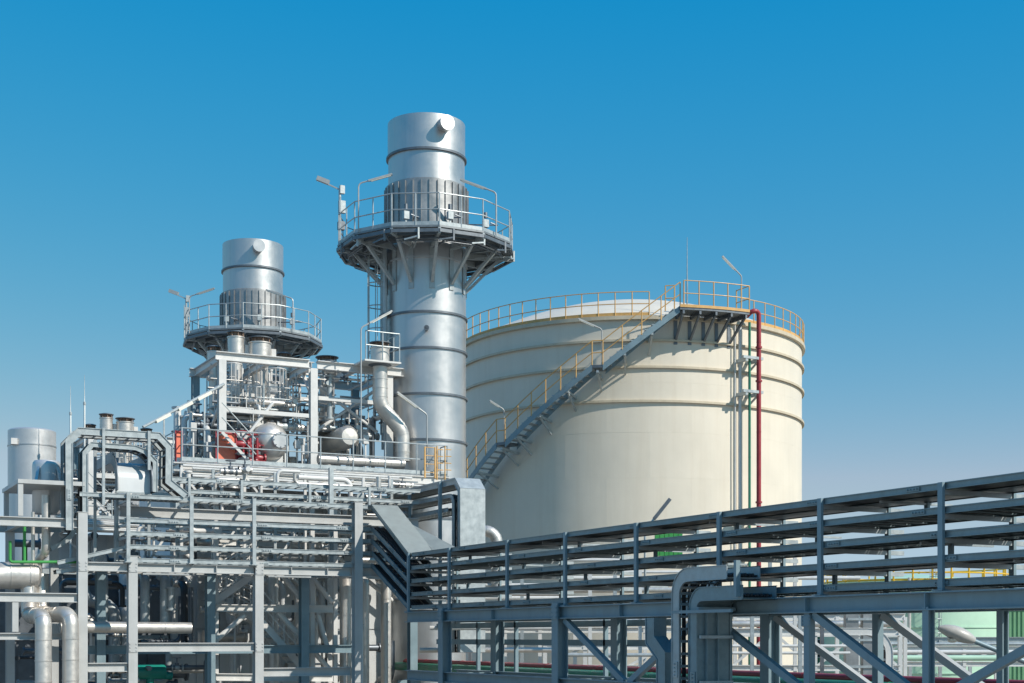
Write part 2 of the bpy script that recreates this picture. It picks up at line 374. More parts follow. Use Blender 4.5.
# pipes down the shell
t = thing('fire_water_pipe', 'dark red pipe hooked over the rim of the cream tank and running down its side', 'pipe', tk(39.3, TR + .75, 0))
pipe('pipe_run', [tk(36.2, TR + .4, 19.3), tk(36.4, TR + .75, 19.5), tk(38.8, TR + .75, 19.5), tk(38.8, TR + .75, .3)], .105, 'red', t, .35, 4.0, 12)
t = thing('foam_pipe', 'thin dark green pipe beside the red pipe on the cream tank', 'pipe', tk(36.2, TR + .6, 0))
pipe('pipe_run', [tk(36.2, TR + .6, 19.0), tk(36.2, TR + .6, .3)], .06, 'green', t, .3, 4.0, 10)
t = thing('grey_riser', 'pair of grey conduits strapped to the cream tank left of the green pipe', 'pipe', tk(34.5, TR + .3, 0))
pipe('conduit', [tk(34.8, TR + .2, 18.9), tk(34.8, TR + .2, .3)], .07, 'white', t, .3, 3.0, 10)
pipe('conduit', [tk(33.2, TR + .16, 18.9), tk(33.2, TR + .16, .3)], .03, 'white', t, .3, 3.0, 8)
for z in (17.4, 15.9, 10.5, 8.8, 6.3, 3):
    MB().lathe([(.10, -.04), (.15, -.04), (.15, .04), (.10, .04)], tk(38.8, TR + .75, z + .5), 12).build('pipe_flange', 'red', tank); MB().bar(tk(33, TR + .75, z), tk(40, TR + .78, z), .14, .12).bar(tk(34.2, TR, z - .1), tk(34.2, TR + .8, z - .1), .12, .16).bar(tk(38.6, TR, z - .1), tk(38.6, TR + .8, z - .1), .12, .16).bar(tk(38.6, TR, z - .6), tk(38.6, TR + .7, z - .15), .07, .07).build('pipe_support', 'galv', tank)
MB().tube([tk(16.5, TR + .5, PZ), tk(16.5, TR + .5, PZ + 1.4)], .035, 6).tube([tk(16.5, TR + .5, PZ + 1.4), tk(16.5, TR + .5, PZ + 3.2)], [.025, .01], 6).build('lightning_rod', 'galv', tank)
for ph, rad, z, dr, hh, lb in ((30.2, TR + 1.3, PZ, (-.8, 0, 0), 1.5, 'strip lamp on a bent pole above the top platform of the cream tank'),
                           (-6.9, TR + 1.15, 16.78, (-.95, 0, 0), 1.55, 'strip lamp on a bent pole at the upper stair landing of the cream tank'),
                           (-35.3, TR + 1.15, 13.72, (-.95, 0, 0), 1.45, 'strip lamp on a bent pole at the lower stair landing of the cream tank')):
    t = thing('stair_lamp', lb, 'lamp', tk(ph, rad, z), 'lamps on the tank stair')
    lamp_arm(t, tk(ph, rad, z), hh, (rv * -1 + tv * .3), {19: .75, 16: .8, 13: .5}[int(z)], .7 if z > 19 else .3, {19: .75, 16: .75, 13: .5}[int(z)])

# ------------------------------------------------------------------ exhaust stack (built once, copied)
S1 = P(426.5, 637, 53.7); S1.z = 0; SR = 1.49
stack = thing('exhaust_stack', 'taller-looking silver exhaust stack in front of the cream tank, with round platform', 'exhaust stack', S1, 'silver exhaust stacks')
vS = Vector((-S1.x, -S1.y, 0)).normalized(); rS = Vector((-vS.y, vS.x, 0)); rS = rS if rS.dot(RT) > 0 else -rS
def sk(phi, rad, z):
    a = math.radians(phi); return S1 + (vS * math.cos(a) + rS * math.sin(a)) * rad + Vector((0, 0, z))
ZR = [0, 3.0, 6.4, 9.4, 12.27, 13.96, 15.65, 16.97, 18.98, 20.0]
for i in range(len(ZR) - 1):
    MB().lathe([(SR - .05, ZR[i]), (SR, ZR[i]), (SR, ZR[i + 1] - .006), (SR - .03, ZR[i + 1])], S1, 64).build('shell_course', 'clad', stack)
    if i: MB().lathe([(SR - .01, ZR[i] - .05), (SR + .065, ZR[i] - .045), (SR + .065, ZR[i] + .03), (SR - .01, ZR[i] + .04)], S1, 64).build('flange_ring', 'steel' if i < 8 else 'clad', stack)
fb = MB().lathe([(SR + .04, 20.0), (SR + .06, 20.02), (SR + .06, 21.85), (SR - .06, 21.9)], S1, 64).build('stiffened_course', 'fins', stack)
for k in range(32):
    a = 360 * k / 32 + 4
    MB().bar(sk(a, SR + .08, 20.0), sk(a, SR + .08, 21.8), .018, .06, sk(a, 1, 0) - S1).build('stiffener', 'fins', fb)
for z0, z1 in ((21.9, 22.96), (22.98, 24.28)):
    MB().lathe([(SR - .06, z0), (SR + (-.03 if z0 > 22.97 else -.05), z0), (SR + (-.03 if z0 > 22.97 else -.05), z1), (SR - .08, z1), (SR - .09, z0)], S1, 64).build('shell_course', 'clad', stack)
MB().lathe([(SR - .06, 22.92), (SR + .03, 22.93), (SR + .03, 23.01), (SR - .06, 23.02)], S1, 64).build('flange_ring', 'steel', stack)
MB().lathe([(SR - .05, 24.2), (0, 24.15)], S1, 32).build('inner_baffle', 'dark', stack)
# sampling stub near the top
c0 = sk(25, SR - .1, 23.85); dn = (sk(25, 1, 0) - S1).normalized()
st = MB().tube([c0, c0 + dn * .42], .26, 24).tube([c0 + dn * .38, c0 + dn * .45], .285, 24).build('sampling_port', 'clad', stack)
MB().tube([sk(0, SR, 16.3), sk(0, SR + .28, 16.3)], .07, 10).tube([sk(0, SR + .24, 16.3), sk(0, SR + .28, 16.3)], .1, 10).build('instrument_stub', 'steel', stack)
# working platform
NP = 12; PR = 3.35; PZ1 = 19.62
def poly(r, z, off=8): return [sk(off + 360 * k / NP, r, z) for k in range(NP)]
mb = MB(); o_, i_ = poly(PR, PZ1), poly(SR + .12, PZ1); o2, i2 = poly(PR, PZ1 - .07), poly(SR + .12, PZ1 - .07)
for k in range(NP):
    j = (k + 1) % NP
    mb.hexa([o2[k], o2[j], i2[j], i2[k], o_[k], o_[j], i_[j], i_[k]])
floor = mb.build('platform_floor', 'grating', stack)
mb = MB()
for k in range(NP):
    j = (k + 1) % NP
    for r, h in ((PR, .12), (2.4, .14), (2.9, .08)):
        a, b = poly(r, PZ1 - .19)[k], poly(r, PZ1 - .19)[j]; mb.bar(a, b, .08, h)
mb.build('edge_beam', 'steel', stack)
for k in range(NP):
    a = 8 + 360 * k / NP
    mb = MB(); mb.bar(sk(a, SR, PZ1 - .18), sk(a, PR, PZ1 - .18), .1, .2)
    mb.bar(sk(a, SR + .02, PZ1 - 1.55), sk(a, 2.75, PZ1 - .28), .11, .11); mb.bar(sk(a, SR + .02, PZ1 - 1.8), sk(a, SR + .02, PZ1 - .1), .2, .03, sk(a, 1, 0) - S1)
    mb.build('bracket', 'galv', stack)
for k in range(NP):       # conduits slung under the floor
    a, b = poly(2.95, PZ1 - .36)[k], poly(2.95, PZ1 - .36)[(k + 1) % NP]
    if k % 4 != 2: MB().tube([a, b], .03, 6).tube([a + Vector((0, 0, -.09)), b + Vector((0, 0, -.09))], .022, 6).build('conduit', 'steel', stack)
railing(stack, poly(PR - .05, PZ1), 'galv', 1.15, .8, .022, 'railing', closed=True)
for ph, r in ((-22, 2.0), (24, 2.1), (66, 2.4)):     # instrument cabinets
    q = sk(ph, r, PZ1); c = MB().box(q.x - .1, q.x + .1, q.y - .09, q.y + .09, q.z + .6, q.z + .88).bar(q, q + Vector((0, 0, .6)), .06, .06, (0, 1, 0)).build('instrument_box', 'galv', stack)
    MB().tube([q + Vector((0, 0, .95)), q + Vector((0, 0, 1.15))], .07, 8).tube([q + Vector((0.2, 0, .8)), q + Vector((0.5, 0, .75)), sk(ph, SR, PZ1 + .8)], .03, 6).build('gauge', 'steel', c)
# camera mast at the left of the platform
q = sk(-84, PR - .1, PZ1)
mast = MB().tube([q, q + Vector((0, 0, 2.1))], .05, 8).bar(q + Vector((0, 0, 2.1)), q - rS * .55 + Vector((0, 0, 2.35)), .05, .05).build('camera_mast', 'galv', stack)
MB().bar(q - rS * .85 + Vector((0, 0, 2.52)), q - rS * .4 + Vector((0, 0, 2.35)), .16, .16).build('camera_housing', 'lampgrey', mast)
MB().bar(q + rS * .08 + vS * .1 + Vector((0, 0, 1.2)), q + rS * .08 + vS * .1 + Vector((0, 0, 1.65)), .24, .16, (0, 1, 0)).build('junction_box', 'galv', mast)
MB().bar(q + rS * .08 + Vector((0, 0, 1.95)), q + rS * .08 + Vector((0, 0, 2.25)), .18, .14, (0, 1, 0)).build('junction_box', 'galv', mast)
MB().bar(q + rS * .05 + Vector((0, 0, .6)), q + rS * .05 + Vector((0, 0, .9)), .24, .2, (0, 1, 0)).build('junction_box', 'steel', mast)
MB().tube([q + vS * .45 + rS * .05, q + vS * .45 + rS * .05 + Vector((0, 0, 1.7))], .02, 5).build('whip_antenna', 'galv', mast)
lamp_arm(stack, sk(-48, PR - .05, PZ1), 1.75, rS, 1.0, .3, .8)
lamp_arm(stack, sk(50, PR - .05, PZ1), 1.55, -rS, 1.0, .35, .9)
# caged ladder and risers on the left of the shaft
lq = sk(-78, SR + .22, 12.6)
ladder(stack, lq, PZ1, sk(-82, 1, 0) - S1)
for ph, r in ((-66, .09), (-74, .06)): MB().tube([sk(ph, SR + .2, 12), sk(ph, SR + .2, PZ1)], r, 8).build('riser', 'galv', stack)
for z in (11, 13, 15, 17): MB().bar(sk(-70, SR, z), sk(-70, SR + .32, z), .5, .06).build('riser_clamp', 'steel', stack)
s2 = copy_tree(stack); S2 = P(253, 637, 69.3); s2.location = (S2.x, S2.y, -.25); s2.rotation_euler = (0, 0, math.radians(-9))
s2['label'] = 'shorter-looking silver exhaust stack at the left, behind the white steel frame'
# ------------------------------------------------------------------ cable racks
UP = Vector((0, 0, 1))
def tray(name, label, path, wd, w, group=None, rh=.11, m='galv', cover=None, cables=True, rung=.33, flip=False, lip=.02, bottom=False, floor_m='steel', cat='cable tray'):
    """ladder tray swept along path (the outer edge of its near rail, top line); wd = direction to the far rail"""
    path = [Vector(q) for q in path]; wd = Vector(wd)
    sg = -1 if flip else 1
    t = thing(name, label, cat, path[0], group)
    for o0, s_ in ((0, 1), (w, -1)):
        mb = MB(); mb.sweep(path, wd, o0, o0 + .02 * s_, -rh * sg, 0)
        mb.sweep(path, wd, o0 - lip * s_, o0 + .02 * s_, -.013 * sg, .004 * sg); mb.sweep(path, wd, o0 - lip * s_, o0 + .02 * s_, (-rh - .004) * sg, (-rh + .013) * sg)
        for a, b in zip(path[:-1], path[1:]):      # bolted splice plates
            L = (b - a).length; d = (b - a).normalized(); nn = wd.cross(d).normalized() * sg; u = 1.3 + random.uniform(-.4, .4)
            while L > 2.6 and u < L - .3:
                c = a + d * u + wd * (o0 - lip * .5 * s_) - nn * rh * .5; mb.bar(c - d * .16, c + d * .16, lip + .012, rh * .62, nn)
                for q in (-.11, -.04, .04, .11): mb.bar(c + d * q - wd * s_ * (lip * .5 + .018) - d * .012, c + d * q - wd * s_ * (lip * .5 + .018) + d * .012, .03, .024, nn)
                u += random.uniform(2.6, 3.2)
        mb.build('side_rail', m, t)
    rb = MB(); acc = .1; sp = []
    for a, b in zip(path[:-1], path[1:]):
        L = (b - a).length; d = (b - a).normalized(); nn = wd.cross(d).normalized() * sg
        while acc < L: sp.append((a + d * acc, d, nn)); acc += rung
        acc -= L
    for q, d, nn in sp:
        c = q - nn * (rh - .03); rb.bar(c + wd * .02, c + wd * (w - .02), .055, .025, nn)
    o = rb.build('rungs', m, t); o['kind'] = 'stuff'
    if bottom: MB().sweep(path, wd, .02, w - .02, (-rh + .012) * sg, (-rh + .016) * sg).build('tray_floor', floor_m, t)
    if cables:
        cb = MB(); x = .07
        while x < w - .07:
            r = random.uniform(.018, .042); 
            if random.random() < .9: cb.tube([q + wd * (x + random.uniform(-.01, .01)) - wd.cross((path[min(i + 1, len(path) - 1)] - path[max(i - 1, 0)]).normalized()).normalized() * sg * (rh - .05 - r) for i, q in enumerate(path)], r, 5)
            x += 2 * r + .012
        o = cb.build('cables', 'cable', t); o['kind'] = 'stuff'
    if cover:
        for i, (a, b) in enumerate(zip(path[:-1], path[1:])):
            n = max(1, round((b - a).length / cover))
            for k in range(n):
                p = a + (b - a) * (k / n); q = a + (b - a) * ((k + 1) / n)
                MB().sweep([p, q], wd, -.025, w + .025, .006 * sg, .016 * sg).sweep([p, q], wd, -.025, -.021, -.04 * sg, .006 * sg).build('cover_plate', m, t)
    TLAST[0] = t
    return t
TLAST = [None]
XB = 17.05; ZB = [7.55, 7.15, 6.75, 6.35, 5.95]
YP = [11.3, 14.5, 17.58, 20.64, 23.8, 26.95, 30.17, 33.27, 36.9, 39.85]
rackB = thing('pipe_rack', 'long blue-grey steel rack crossing the right half, carrying five levels of cable tray', 'pipe rack', (XB, 14, 0))
ordn = ['top', 'second', 'third', 'fourth', 'lowest']
for k, z in enumerate(ZB):
    tray('cable_tray', f'{ordn[k]} level cable tray of the long dark rack crossing the right half', [(XB + .06, 11, z), (XB + .06, 39.75, z)], (1, 0, 0), .72 if k != 1 else 1.5, 'trays on the right-hand rack', m='galvshaded', rung=.3 if k != 1 else .42, bottom=(k in (0, 3)))
    if k != 1: tray('cable_tray', f'{ordn[k]} level back cable tray of the long rack, behind the front one', [(XB + .86, 11, z), (XB + .86, 39.75, z)], (1, 0, 0), .72, 'trays on the right-hand rack', m='galvshaded', bottom=(k in (0, 3)))
for x in (XB, XB + 1.62):
    pr = None
    for y in YP:
        o = MB().bar((x, y, 5.755), (x, y, 7.55 if x == XB else 7.45), .11, .06, (1, 0, 0)).bar((x + .0, y, 5.76), (x, y, 5.78), .24, .2, (1, 0, 0)).build('post', 'rackpaintshaded', rackB)
for y in YP:
    for z in ZB: MB().bar((XB + .03, y, z - .16), (XB + 2.0, y, z - .16), .06, .08).build('cross_arm', 'galv', rackB)
    for k, u in enumerate((.9, 1.9)):
        z = ZB[(k * 2 + YP.index(y)) % 4]; MB().bar((XB + 1.1 + .4 * k, y + u, z - .36), (XB + 1.1 + .4 * k, y + u, z - .02), .09, .06, (1, 0, 0)).build('hanger', 'rackpaintshaded', rackB); MB().bar((XB + .4, y + u, z - .14), (XB + 2.1, y + u, z - .14), .05, .04).build('cross_arm', 'galv', rackB)
YC = [11.4, 17.85, 24.3, 30.4, 37.15]
for x, top in ((XB, 5.6), (XB + 1.65, 5.6)):
    MB().hbeam((x, 9, 5.6), (x, 39.9, 5.6), .31, .22).build('girder', 'rackpaintshaded', rackB)
    MB().hbeam((x, 9, 3.85), (x, 39.9, 3.85), .3, .22).build('girder', 'rackpaintshaded', rackB)
    for y in YC:
        MB().hbeam((x - (.02 if x == XB else -.02), y, 0), (x - (.02 if x == XB else -.02), y, (5.83 if x == XB else 5.8) if y != 17.85 else 5.5), .30 if y != 17.85 else .15, .30 if y != 17.85 else .14, (1, 0, 0)).build('column', 'rackpaintshaded', rackB)
    for y in (14.6, 20.95):
        MB().bar((x, y, 4.0), (x, y, 5.44), .16, .14, (1, 0, 0)).build('strut', 'rackpaintshaded', rackB)
    for i in range(3):
        if i == 2 and x != XB: continue
        ym = (YC[i] + YC[i + 1]) / 2
        fl = i in (1,)
        if fl: segs = [((YC[2] - .2, 5.42), (ym, 3.98)), ((ym - .25, 5.42), (YC[1] + .2, 3.98))]
        else: segs = [((YC[i + 1] - .2, 5.42), (ym + .1, 3.98)), ((YC[i] + .2, 5.42), (ym - .1, 3.98))] if i else [((ym - .2, 5.42), (YC[1] - .2, 3.98))]
        for p, q in segs: MB().bar((x + .02, p[0], p[1]), (x + .02, q[0], q[1]), .12, .14).build('brace', 'rackpaintshaded' if x == XB else 'paint', rackB)
for y in YC:
    MB().hbeam((XB + .1, y, 5.6), (XB + 1.55, y, 5.6), .25, .16).build('cross_beam', 'rackpaintshaded', rackB); MB().hbeam((XB + .1, y, 3.85), (XB + 1.55, y, 3.85), .25, .16).build('cross_beam', 'rackpaintshaded', rackB)
for z in (5.35, 4.85): MB().bar((XB + 1.95, 28, z), (XB + 1.95, 42, z), .1, .16).build('rear_rail', 'rackpaintshaded', rackB)
for y in (29, 31.5, 34, 36.5, 39): MB().bar((XB + 1.95, y, 3.6), (XB + 1.95, y, 5.9), .1, .1, (1, 0, 0)).build('rear_post', 'rackpaintshaded', rackB)

# rack A: facing rack on the left
YA = 43.07; ZA = [9.26, 8.55, 8.16, 7.76, 7.36]
rackA = thing('pipe_rack', 'pale grey sunlit steel rack at the left with five levels of cable tray', 'pipe rack', (8, YA, 0))
for k, z in enumerate(ZA):
    x0 = 9.2 if k else 7.9
    tray('cable_tray', f'{ordn[k]} level cable tray of the pale rack at the left', [(x0, YA - .12, z), (XB - (0 if k else .1), YA - .12, z)], (0, 1, 0), .75, 'trays on the left-hand rack', m='galv', flip=True, rh=.115, bottom=False, cables=(k == 0))
    if k == 9: tray('cable_tray', f'{ordn[k]} level back cable tray of the pale rack at the left', [(x0 + .2, YA + .85, z), (XB + .6, YA + .85, z)], (0, 1, 0), .6, 'trays on the left-hand rack', flip=True, bottom=True)
for x in (9.3, 11.2, 13.16):
    for y in (YA - .17, YA + 1.55):
        MB().bar((x, y, 7.22), (x, y, 9.3), .075, .11, (1, 0, 0)).bar((x, y, 7.22), (x, y, 7.25), .2, .2, (1, 0, 0)).build('post', 'galv', rackA)
    for z in ZA: MB().bar((x + .05, YA - .1, z - .16), (x + .05, YA + 1.5, z - .16), .06, .08).build('cross_arm', 'galv', rackA)
for x, z, y in ((7.99, 8.65, YA), (9.45, 7.4, YA), (13.34, 7.35, YA), (16.56, 9.3, YA - .2), (12.35, 7.0, 45), (15.5, 7.0, 45), (8.9, 7.0, 45), (19.4, 7.0, 45), (17.4, 5.4, 45)):
    MB().hbeam((x, y, 0), (x, y, z), .30, .27, (0, 1, 0)).bar((x, y, z + .01), (x, y, z + .03), .32, .32, (0, 1, 0)).build('column', 'paint' if y < 44 else 'rackpaintshaded', rackA)  # rear columns get the darker paint, standing in for the rack's shade
for x0, x1 in ((8.15, 9.3), (9.6, 13.2), (13.5, 16.4), (16.75, 19.2)): MB().hbeam((x0, YA, 7.085), (x1, YA, 7.085), .27, .2).build('girder', 'paint', rackA)
MB().hbeam((8.2, 45, 7.1), (19.3, 45, 7.1), .27, .2).build('girder', 'paint', rackA)
for x0, x1, z in ((9.6, 13.2, 4.69), (13.5, 16.4, 3.9), (8.15, 9.3, 4.1)): MB().hbeam((x0, YA, z), (x1, YA, z), .27, .2).build('girder', 'paint', rackA)
MB().hbeam((8.2, 45, 4.6), (17.2, 45, 4.6), .27, .2).build('girder', 'rackpaintshaded', rackA)
for x in (7.99, 9.45, 13.34, 16.56): MB().hbeam((x, YA + .15, 7.085), (x, 44.85, 7.085), .25, .16).build('cross_beam', 'paint', rackA)
for x in (9.45, 13.34): MB().bar((x + .3, YA + .05, 6.9), (x + 1.7, YA + .05, 6.9), .3, .05).build('light_fitting', 'lampgrey', rackA)
MB().hbeam((9.4, 44.5, 8.88), (19.4, 44.5, 8.88), .32, .22).build('girder', 'paint', rackA)
# upper trays above rack A
for k, (z, y, x0, x1) in enumerate(((10.05, 44.75, 11.0, 19.6), (9.68, 44.85, 11.6, 19.6))):
    tray('cable_tray', ('upper' if k == 0 else 'lower') + ' of the two raised cable trays between the pale rack and the boiler deck', [(x0, y, z), (x1, y, z)], (0, 1, 0), .8, 'raised trays below the deck', flip=True, cables=(k == 1))
for x in (11.6, 13.3, 15.6, 17.7): MB().bar((x, 44.7, 9.26), (x, 44.7, 10.05), .08, .08, (0, 1, 0)).build('post', 'galv', rackA)
for x in (16.3,): MB().bar((x, 44.6, 7.2), (x, 44.6, 10.6), .14, .14, (0, 1, 0)).build('post', 'galv', rackA)

# sloping trays from the left rack down to the right rack
for k in range(5):
    tray('sloping_cable_tray', f'{ordn[k]} sloping cable tray dropping from the left rack to the right rack', [(XB + .02, 39.85, ZB[k]), (XB + .02, 42.85, ZA[k]), (XB + .02, 44.0, ZA[k])], (1, 0, 0), .85, 'sloping trays at the rack corner', cover=1.55 if k == 0 else None, cables=k > 0, lip=.02, rh=.13, m='galvshaded' if k else 'coverplate')
t = thing('corner_cover', 'flat grey sheet cover lying over the rack corner beside the sloping cover', 'cover', (18, 40, 7.6))
for q in ([(17.93, 39.9, 7.62), (18.75, 39.4, 7.62), (18.9, 40.6, 7.66), (17.93, 41.9, 8.68)], [(17.93, 41.95, 8.70), (18.9, 40.65, 7.68), (18.95, 41.6, 7.75), (18.2, 43, 8.9)]):
    q = [Vector(v) for v in q]; MB().hexa([v - UP * .02 for v in q] + q).build('sheet', 'coverplate', t)

# covered tray coming forward and dropping behind the right rack
def arc_path(pts, r): return fillet(pts, r, 6)
pth = [(19.8, 48.2, 10.22), (19.8, 42.35, 10.22), (19.8, 41.95, 9.85), (19.8, 41.95, 4.5)]
tray('covered_cable_duct', 'pale covered cable duct running forward and dropping vertically behind the right rack', pth, (1, 0, 0), .86, cover=1.15, cables=False, flip=True, rh=.2, lip=.02)
tray('cable_tray', 'open cable tray bending down inside the pale covered duct', arc_path([(19.82, 48.2, 9.75), (19.82, 42.5, 9.75), (19.82, 42.5, 4.5)], .35), (1, 0, 0), .82, flip=True, rh=.13)
tray('cable_tray', 'lowest open cable tray running forward below the pale covered duct', [(19.82, 48.2, 9.3), (19.82, 43.0, 9.3)], (1, 0, 0), .82, flip=True, rh=.13)
t = thing('duct_support', 'two slim steel posts under the pale covered cable duct', 'support')
for y in (43.4, 46.0): MB().bar((19.72, y, 4), (19.72, y, 10.2), .1, .1, (0, 1, 0)).build('post', 'rackpaintshaded', t)

# cable trays bending down in front of the right rack
for nm, off, r, zt, lab in (('cable_tray', 0, .55, 6.38, 'outer cable tray bending down in front of the right rack'), ('cable_tray', .62, .42, 5.98, 'inner cable tray bending down in front of the right rack')):
    y1 = 24.17 - off
    tray(nm, lab, arc_path([(16.15, 22.3 if off == 0 else 21.8, zt), (16.15, y1, zt), (16.15, y1, 0)], r), (1, 0, 0), .8, 'trays bending down beside the right rack', rh=.27, rung=.25, m='galvshaded' if off else 'galv', bottom=off > 0, floor_m='galvshaded')  # outer tray in the sunlit tone, inner in the shade-darkened one
t = thing('cable_tray_support', 'steel strut frame holding the down-bending trays in front of the right rack', 'support', (16.1, 24.6, 0))
MB().bar((16.1, 23.2, 5.55), (17.0, 23.2, 5.55), .08, .08).build('arm', 'rackpaintshaded', t); MB().bar((16.05, 24.0, 5.5), (16.05, 22.0, 5.5), .05, .06).build('arm', 'rackpaintshaded', t)
MB().bar((16.93, 23.4, 0), (16.93, 23.4, 5.5), .16, .2, (1, 0, 0)).build('post', 'rackpaintshaded', t); MB().bar((16.1, 21.9, 5.76), (16.1, 21.9, 6.45), .08, .1, (1, 0, 0)).build('post', 'rackpaintshaded', t)
# doglegged trays left of them
for lab, pts in (('mitred blue-grey cable duct rising beside the down-bending trays', [(661, 800), (661, 656), (650, 640), (650, 618)]),):
    t = thing('cable_duct', lab, 'duct', onX(pts[0][0], 660, 16.7), 'mitred ducts under the right rack')
    MB().sweep([onX(px, py, 16.7) for px, py in pts], (1, 0, 0), 0, .32, -.16, .16).build('duct_run', 'galvshaded', t)
    MB().sweep([onX(px, py, 16.7) for px, py in pts], (1, 0, 0), -.015, 0, -.175, -.14).sweep([onX(px, py, 16.7) for px, py in pts], (1, 0, 0), -.015, 0, .14, .175).build('edge_lips', 'galvshaded', t)

# ------------------------------------------------------------------ left side: tray arches
def pathY(pts, y): return [onY(px, py, y) for px, py in pts]
tray('arched_cable_tray', 'outer arched cable tray rising, crossing and falling above the left end of the rack', pathY([(66, 530), (65.5, 440), (78, 427.5), (160, 432.5), (172.5, 446), (172, 480), (188, 493)], YA - .15), (0, 1, 0), .8, 'arched trays', flip=True, rh=.2, lip=.03, cables=True)
tray('arched_cable_tray', 'inner arched cable tray nested under the outer arch at the left', pathY([(82.5, 512), (82.5, 452), (91, 442), (136, 445.5), (147, 450), (157.5, 461), (157.5, 492)], YA - .1), (0, 1, 0), .7, 'arched trays', flip=True, rh=.14, lip=.03)
t = thing('arch_support', 'slim posts holding up the arched cable trays', 'support', onY(103, 500, YA))
for px, y0, y1 in ((103.5, 428, 505), (149, 431, 470), (95, 440, 560), (117, 440, 560)):
    a = onY(px, y0, YA - .2 if px in (103.5, 149) else YA + 1.4); b = onY(px, y1, YA - .2 if px in (103.5, 149) else YA + 1.4)
    MB().bar(a, b, .08, .08, (0, 1, 0)).build('post', 'galv', t)
# curved silver hood
c0 = onY(116, 490, YA + .1); c1 = onY(149.5, 490, YA + .1); w = c1.x - c0.x
hp = [(c0.x, 46.2, 10.28), (c0.x, 44.1, 10.28)] + [(c0.x, 44.1 - .95 * math.sin(a), 9.75 + .53 * math.cos(a)) for a in [math.pi / 2 * i / 7 for i in range(1, 8)]] + [(c0.x, 43.13, 9.35)]
t = thing('duct_hood', 'curved silver sheet hood bending down under the arched trays', 'duct', (c0.x, 44, 9.3))
MB().sweep(hp, (1, 0, 0), 0, w, -.03, 0).build('curved_sheet', 'casing', t)
MB().sweep(hp, (1, 0, 0), -.03, 0, -.3, .01).build('side_plate', 'steel', t); MB().sweep(hp, (1, 0, 0), w, w + .03, -.3, .01).build('side_plate', 'steel', t)
MB().sweep([hp[-1], (c0.x, 43.13, 9.3)], (1, 0, 0), -.01, w + .01, -.05, .02).build('seam_strip', 'galv', t)
for px0, py0, px1, py1, y, lb in ((57, 561, 128, 545, 43.35, 'upper tilted cable tray entering the left rack'), (56, 570, 128, 560, 43.5, 'lower tilted cable tray entering the left rack')):
    a, b = onY(px0, py0, y), onY(px1, py1, y)
    tray('tilted_cable_tray', lb, [a, b], (0, 1, 0), .5, 'tilted trays', flip=True)
a = onY(50, 545, 44.2)
tray('curved_cable_tray', 'short cable tray curving upward at the left edge of the rack', pathY([(50, 546), (60, 542), (69, 535), (75, 524), (77, 512)], 44.2), (0, 1, 0), .5, flip=True, rh=.14)

# ------------------------------------------------------------------ left side: platform, vessels, big pipes
lp = thing('equipment_platform', 'small raised steel platform with a thin roof-like floor at the left edge', 'platform', (6.2, 43, 0))
MB().box(6.17, 8.05, 42.95, 46.2, 9.44, 9.56).build('floor_slab', 'paint', lp)
for y in (43.05, 45.9): MB().bar((6.25, y, 8.5), (6.25, y, 9.44), .14, .14, (0, 1, 0)).build('post', 'paint', lp)
for z in (8.34, 6.15, 5.02): MB().hbeam((4.2, YA, z), (7.85, YA, z), .27 if z > 6 else .2, .2).build('girder', 'paint', lp)
MB().hbeam((4.2, 45.8, 8.34), (7.85, 45.8, 8.34), .27, .2).build('girder', 'paint', lp)
for x in (4.6, 6.25, 7.8): MB().hbeam((x, YA + .1, 8.34), (x, 45.7, 8.34), .25, .16).build('cross_beam', 'paint', lp)
q = onY(15, 602, YA); MB().bar((q.x, YA, 5.15), (q.x, YA, 6.0), .17, .17, (0, 1, 0)).build('post', 'paint', lp)
for px, y in ((54, 45.2), (10, 45.6)):
    q = onY(px, 600, y); MB().hbeam((q.x, y, 0), (q.x, y, 8.2), .26, .24, (0, 1, 0)).build('column', 'paint', lp)
b = None; c = P(32, 637, 60); v = thing('silver_tank', 'large silver vertical cylinder at the left edge, behind the small platform', 'vessel', (c.x, c.y, 0))
MB().lathe([(0, 13.75), (.9, 13.72), (.97, 13.66), (.97, 3), (0, 3)], (c.x, c.y, 0), 40).build('shell', 'silver', v)
for z in (13.0, 11.2, 9.4): MB().lathe([(.96, z), (.99, z), (.99, z + .05), (.96, z + .05)], (c.x, c.y, 0), 40).build('band', 'clad', v)
q = c + (-FW * .97) - RT * .45; MB().box(q.x - .1, q.x + .15, q.y - .1, q.y + .2, 13.0, 13.25).build('junction_box', 'white', v)
c = onY(46.5, 637, 45); v = thing('small_vessel', 'short silver vessel standing through the small platform at the left', 'vessel', (c.x, 45, 8.5))
MB().lathe([(0, 10.36), (.35, 10.36), (.40, 10.3), (.42, 10.2), (.42, 8.8), (.38, 8.74), (0, 8.72)], (c.x, 45, 0), 32).build('shell', 'silver', v)
for a in (0.6, 2.2, 4, 5.4):
    d = Vector((math.cos(a), math.sin(a), 0)); MB().bar(Vector((c.x, 45, 9.56)) + d * .6, Vector((c.x, 45, 10.15)) + d * .42, .1, .04).build('lug', 'clad', v)
z2 = c
bp = thing('large_pipe', 'fat silver insulated pipe ending in a cap at the left edge', 'pipe', onY(20, 575, 42.6))
e0 = onY(-40, 575.5, 43.9); e1 = onY(33, 575.5, 43.9)
pipe('pipe_run', [e0, e1], .4, 'jacket', bp, band=.55, n=32)
MB().lathe([(.40, 0), (.36, .12), (.22, .2), (0, .23)], e1, 32, axis='x').build('end_cap', 'jacket', bp)
t = thing('silver_pipe', 'thin silver pipe hanging from the small vessel and bending left at the left edge', 'pipe', onY(46, 500, 43.6))
pipe('pipe_run', [onY(46, 495, 43.6), onY(46, 552, 43.6), onY(38, 560, 44.2), onY(38, 600, 44.2)], .125, 'jacket', t, .25, .5)
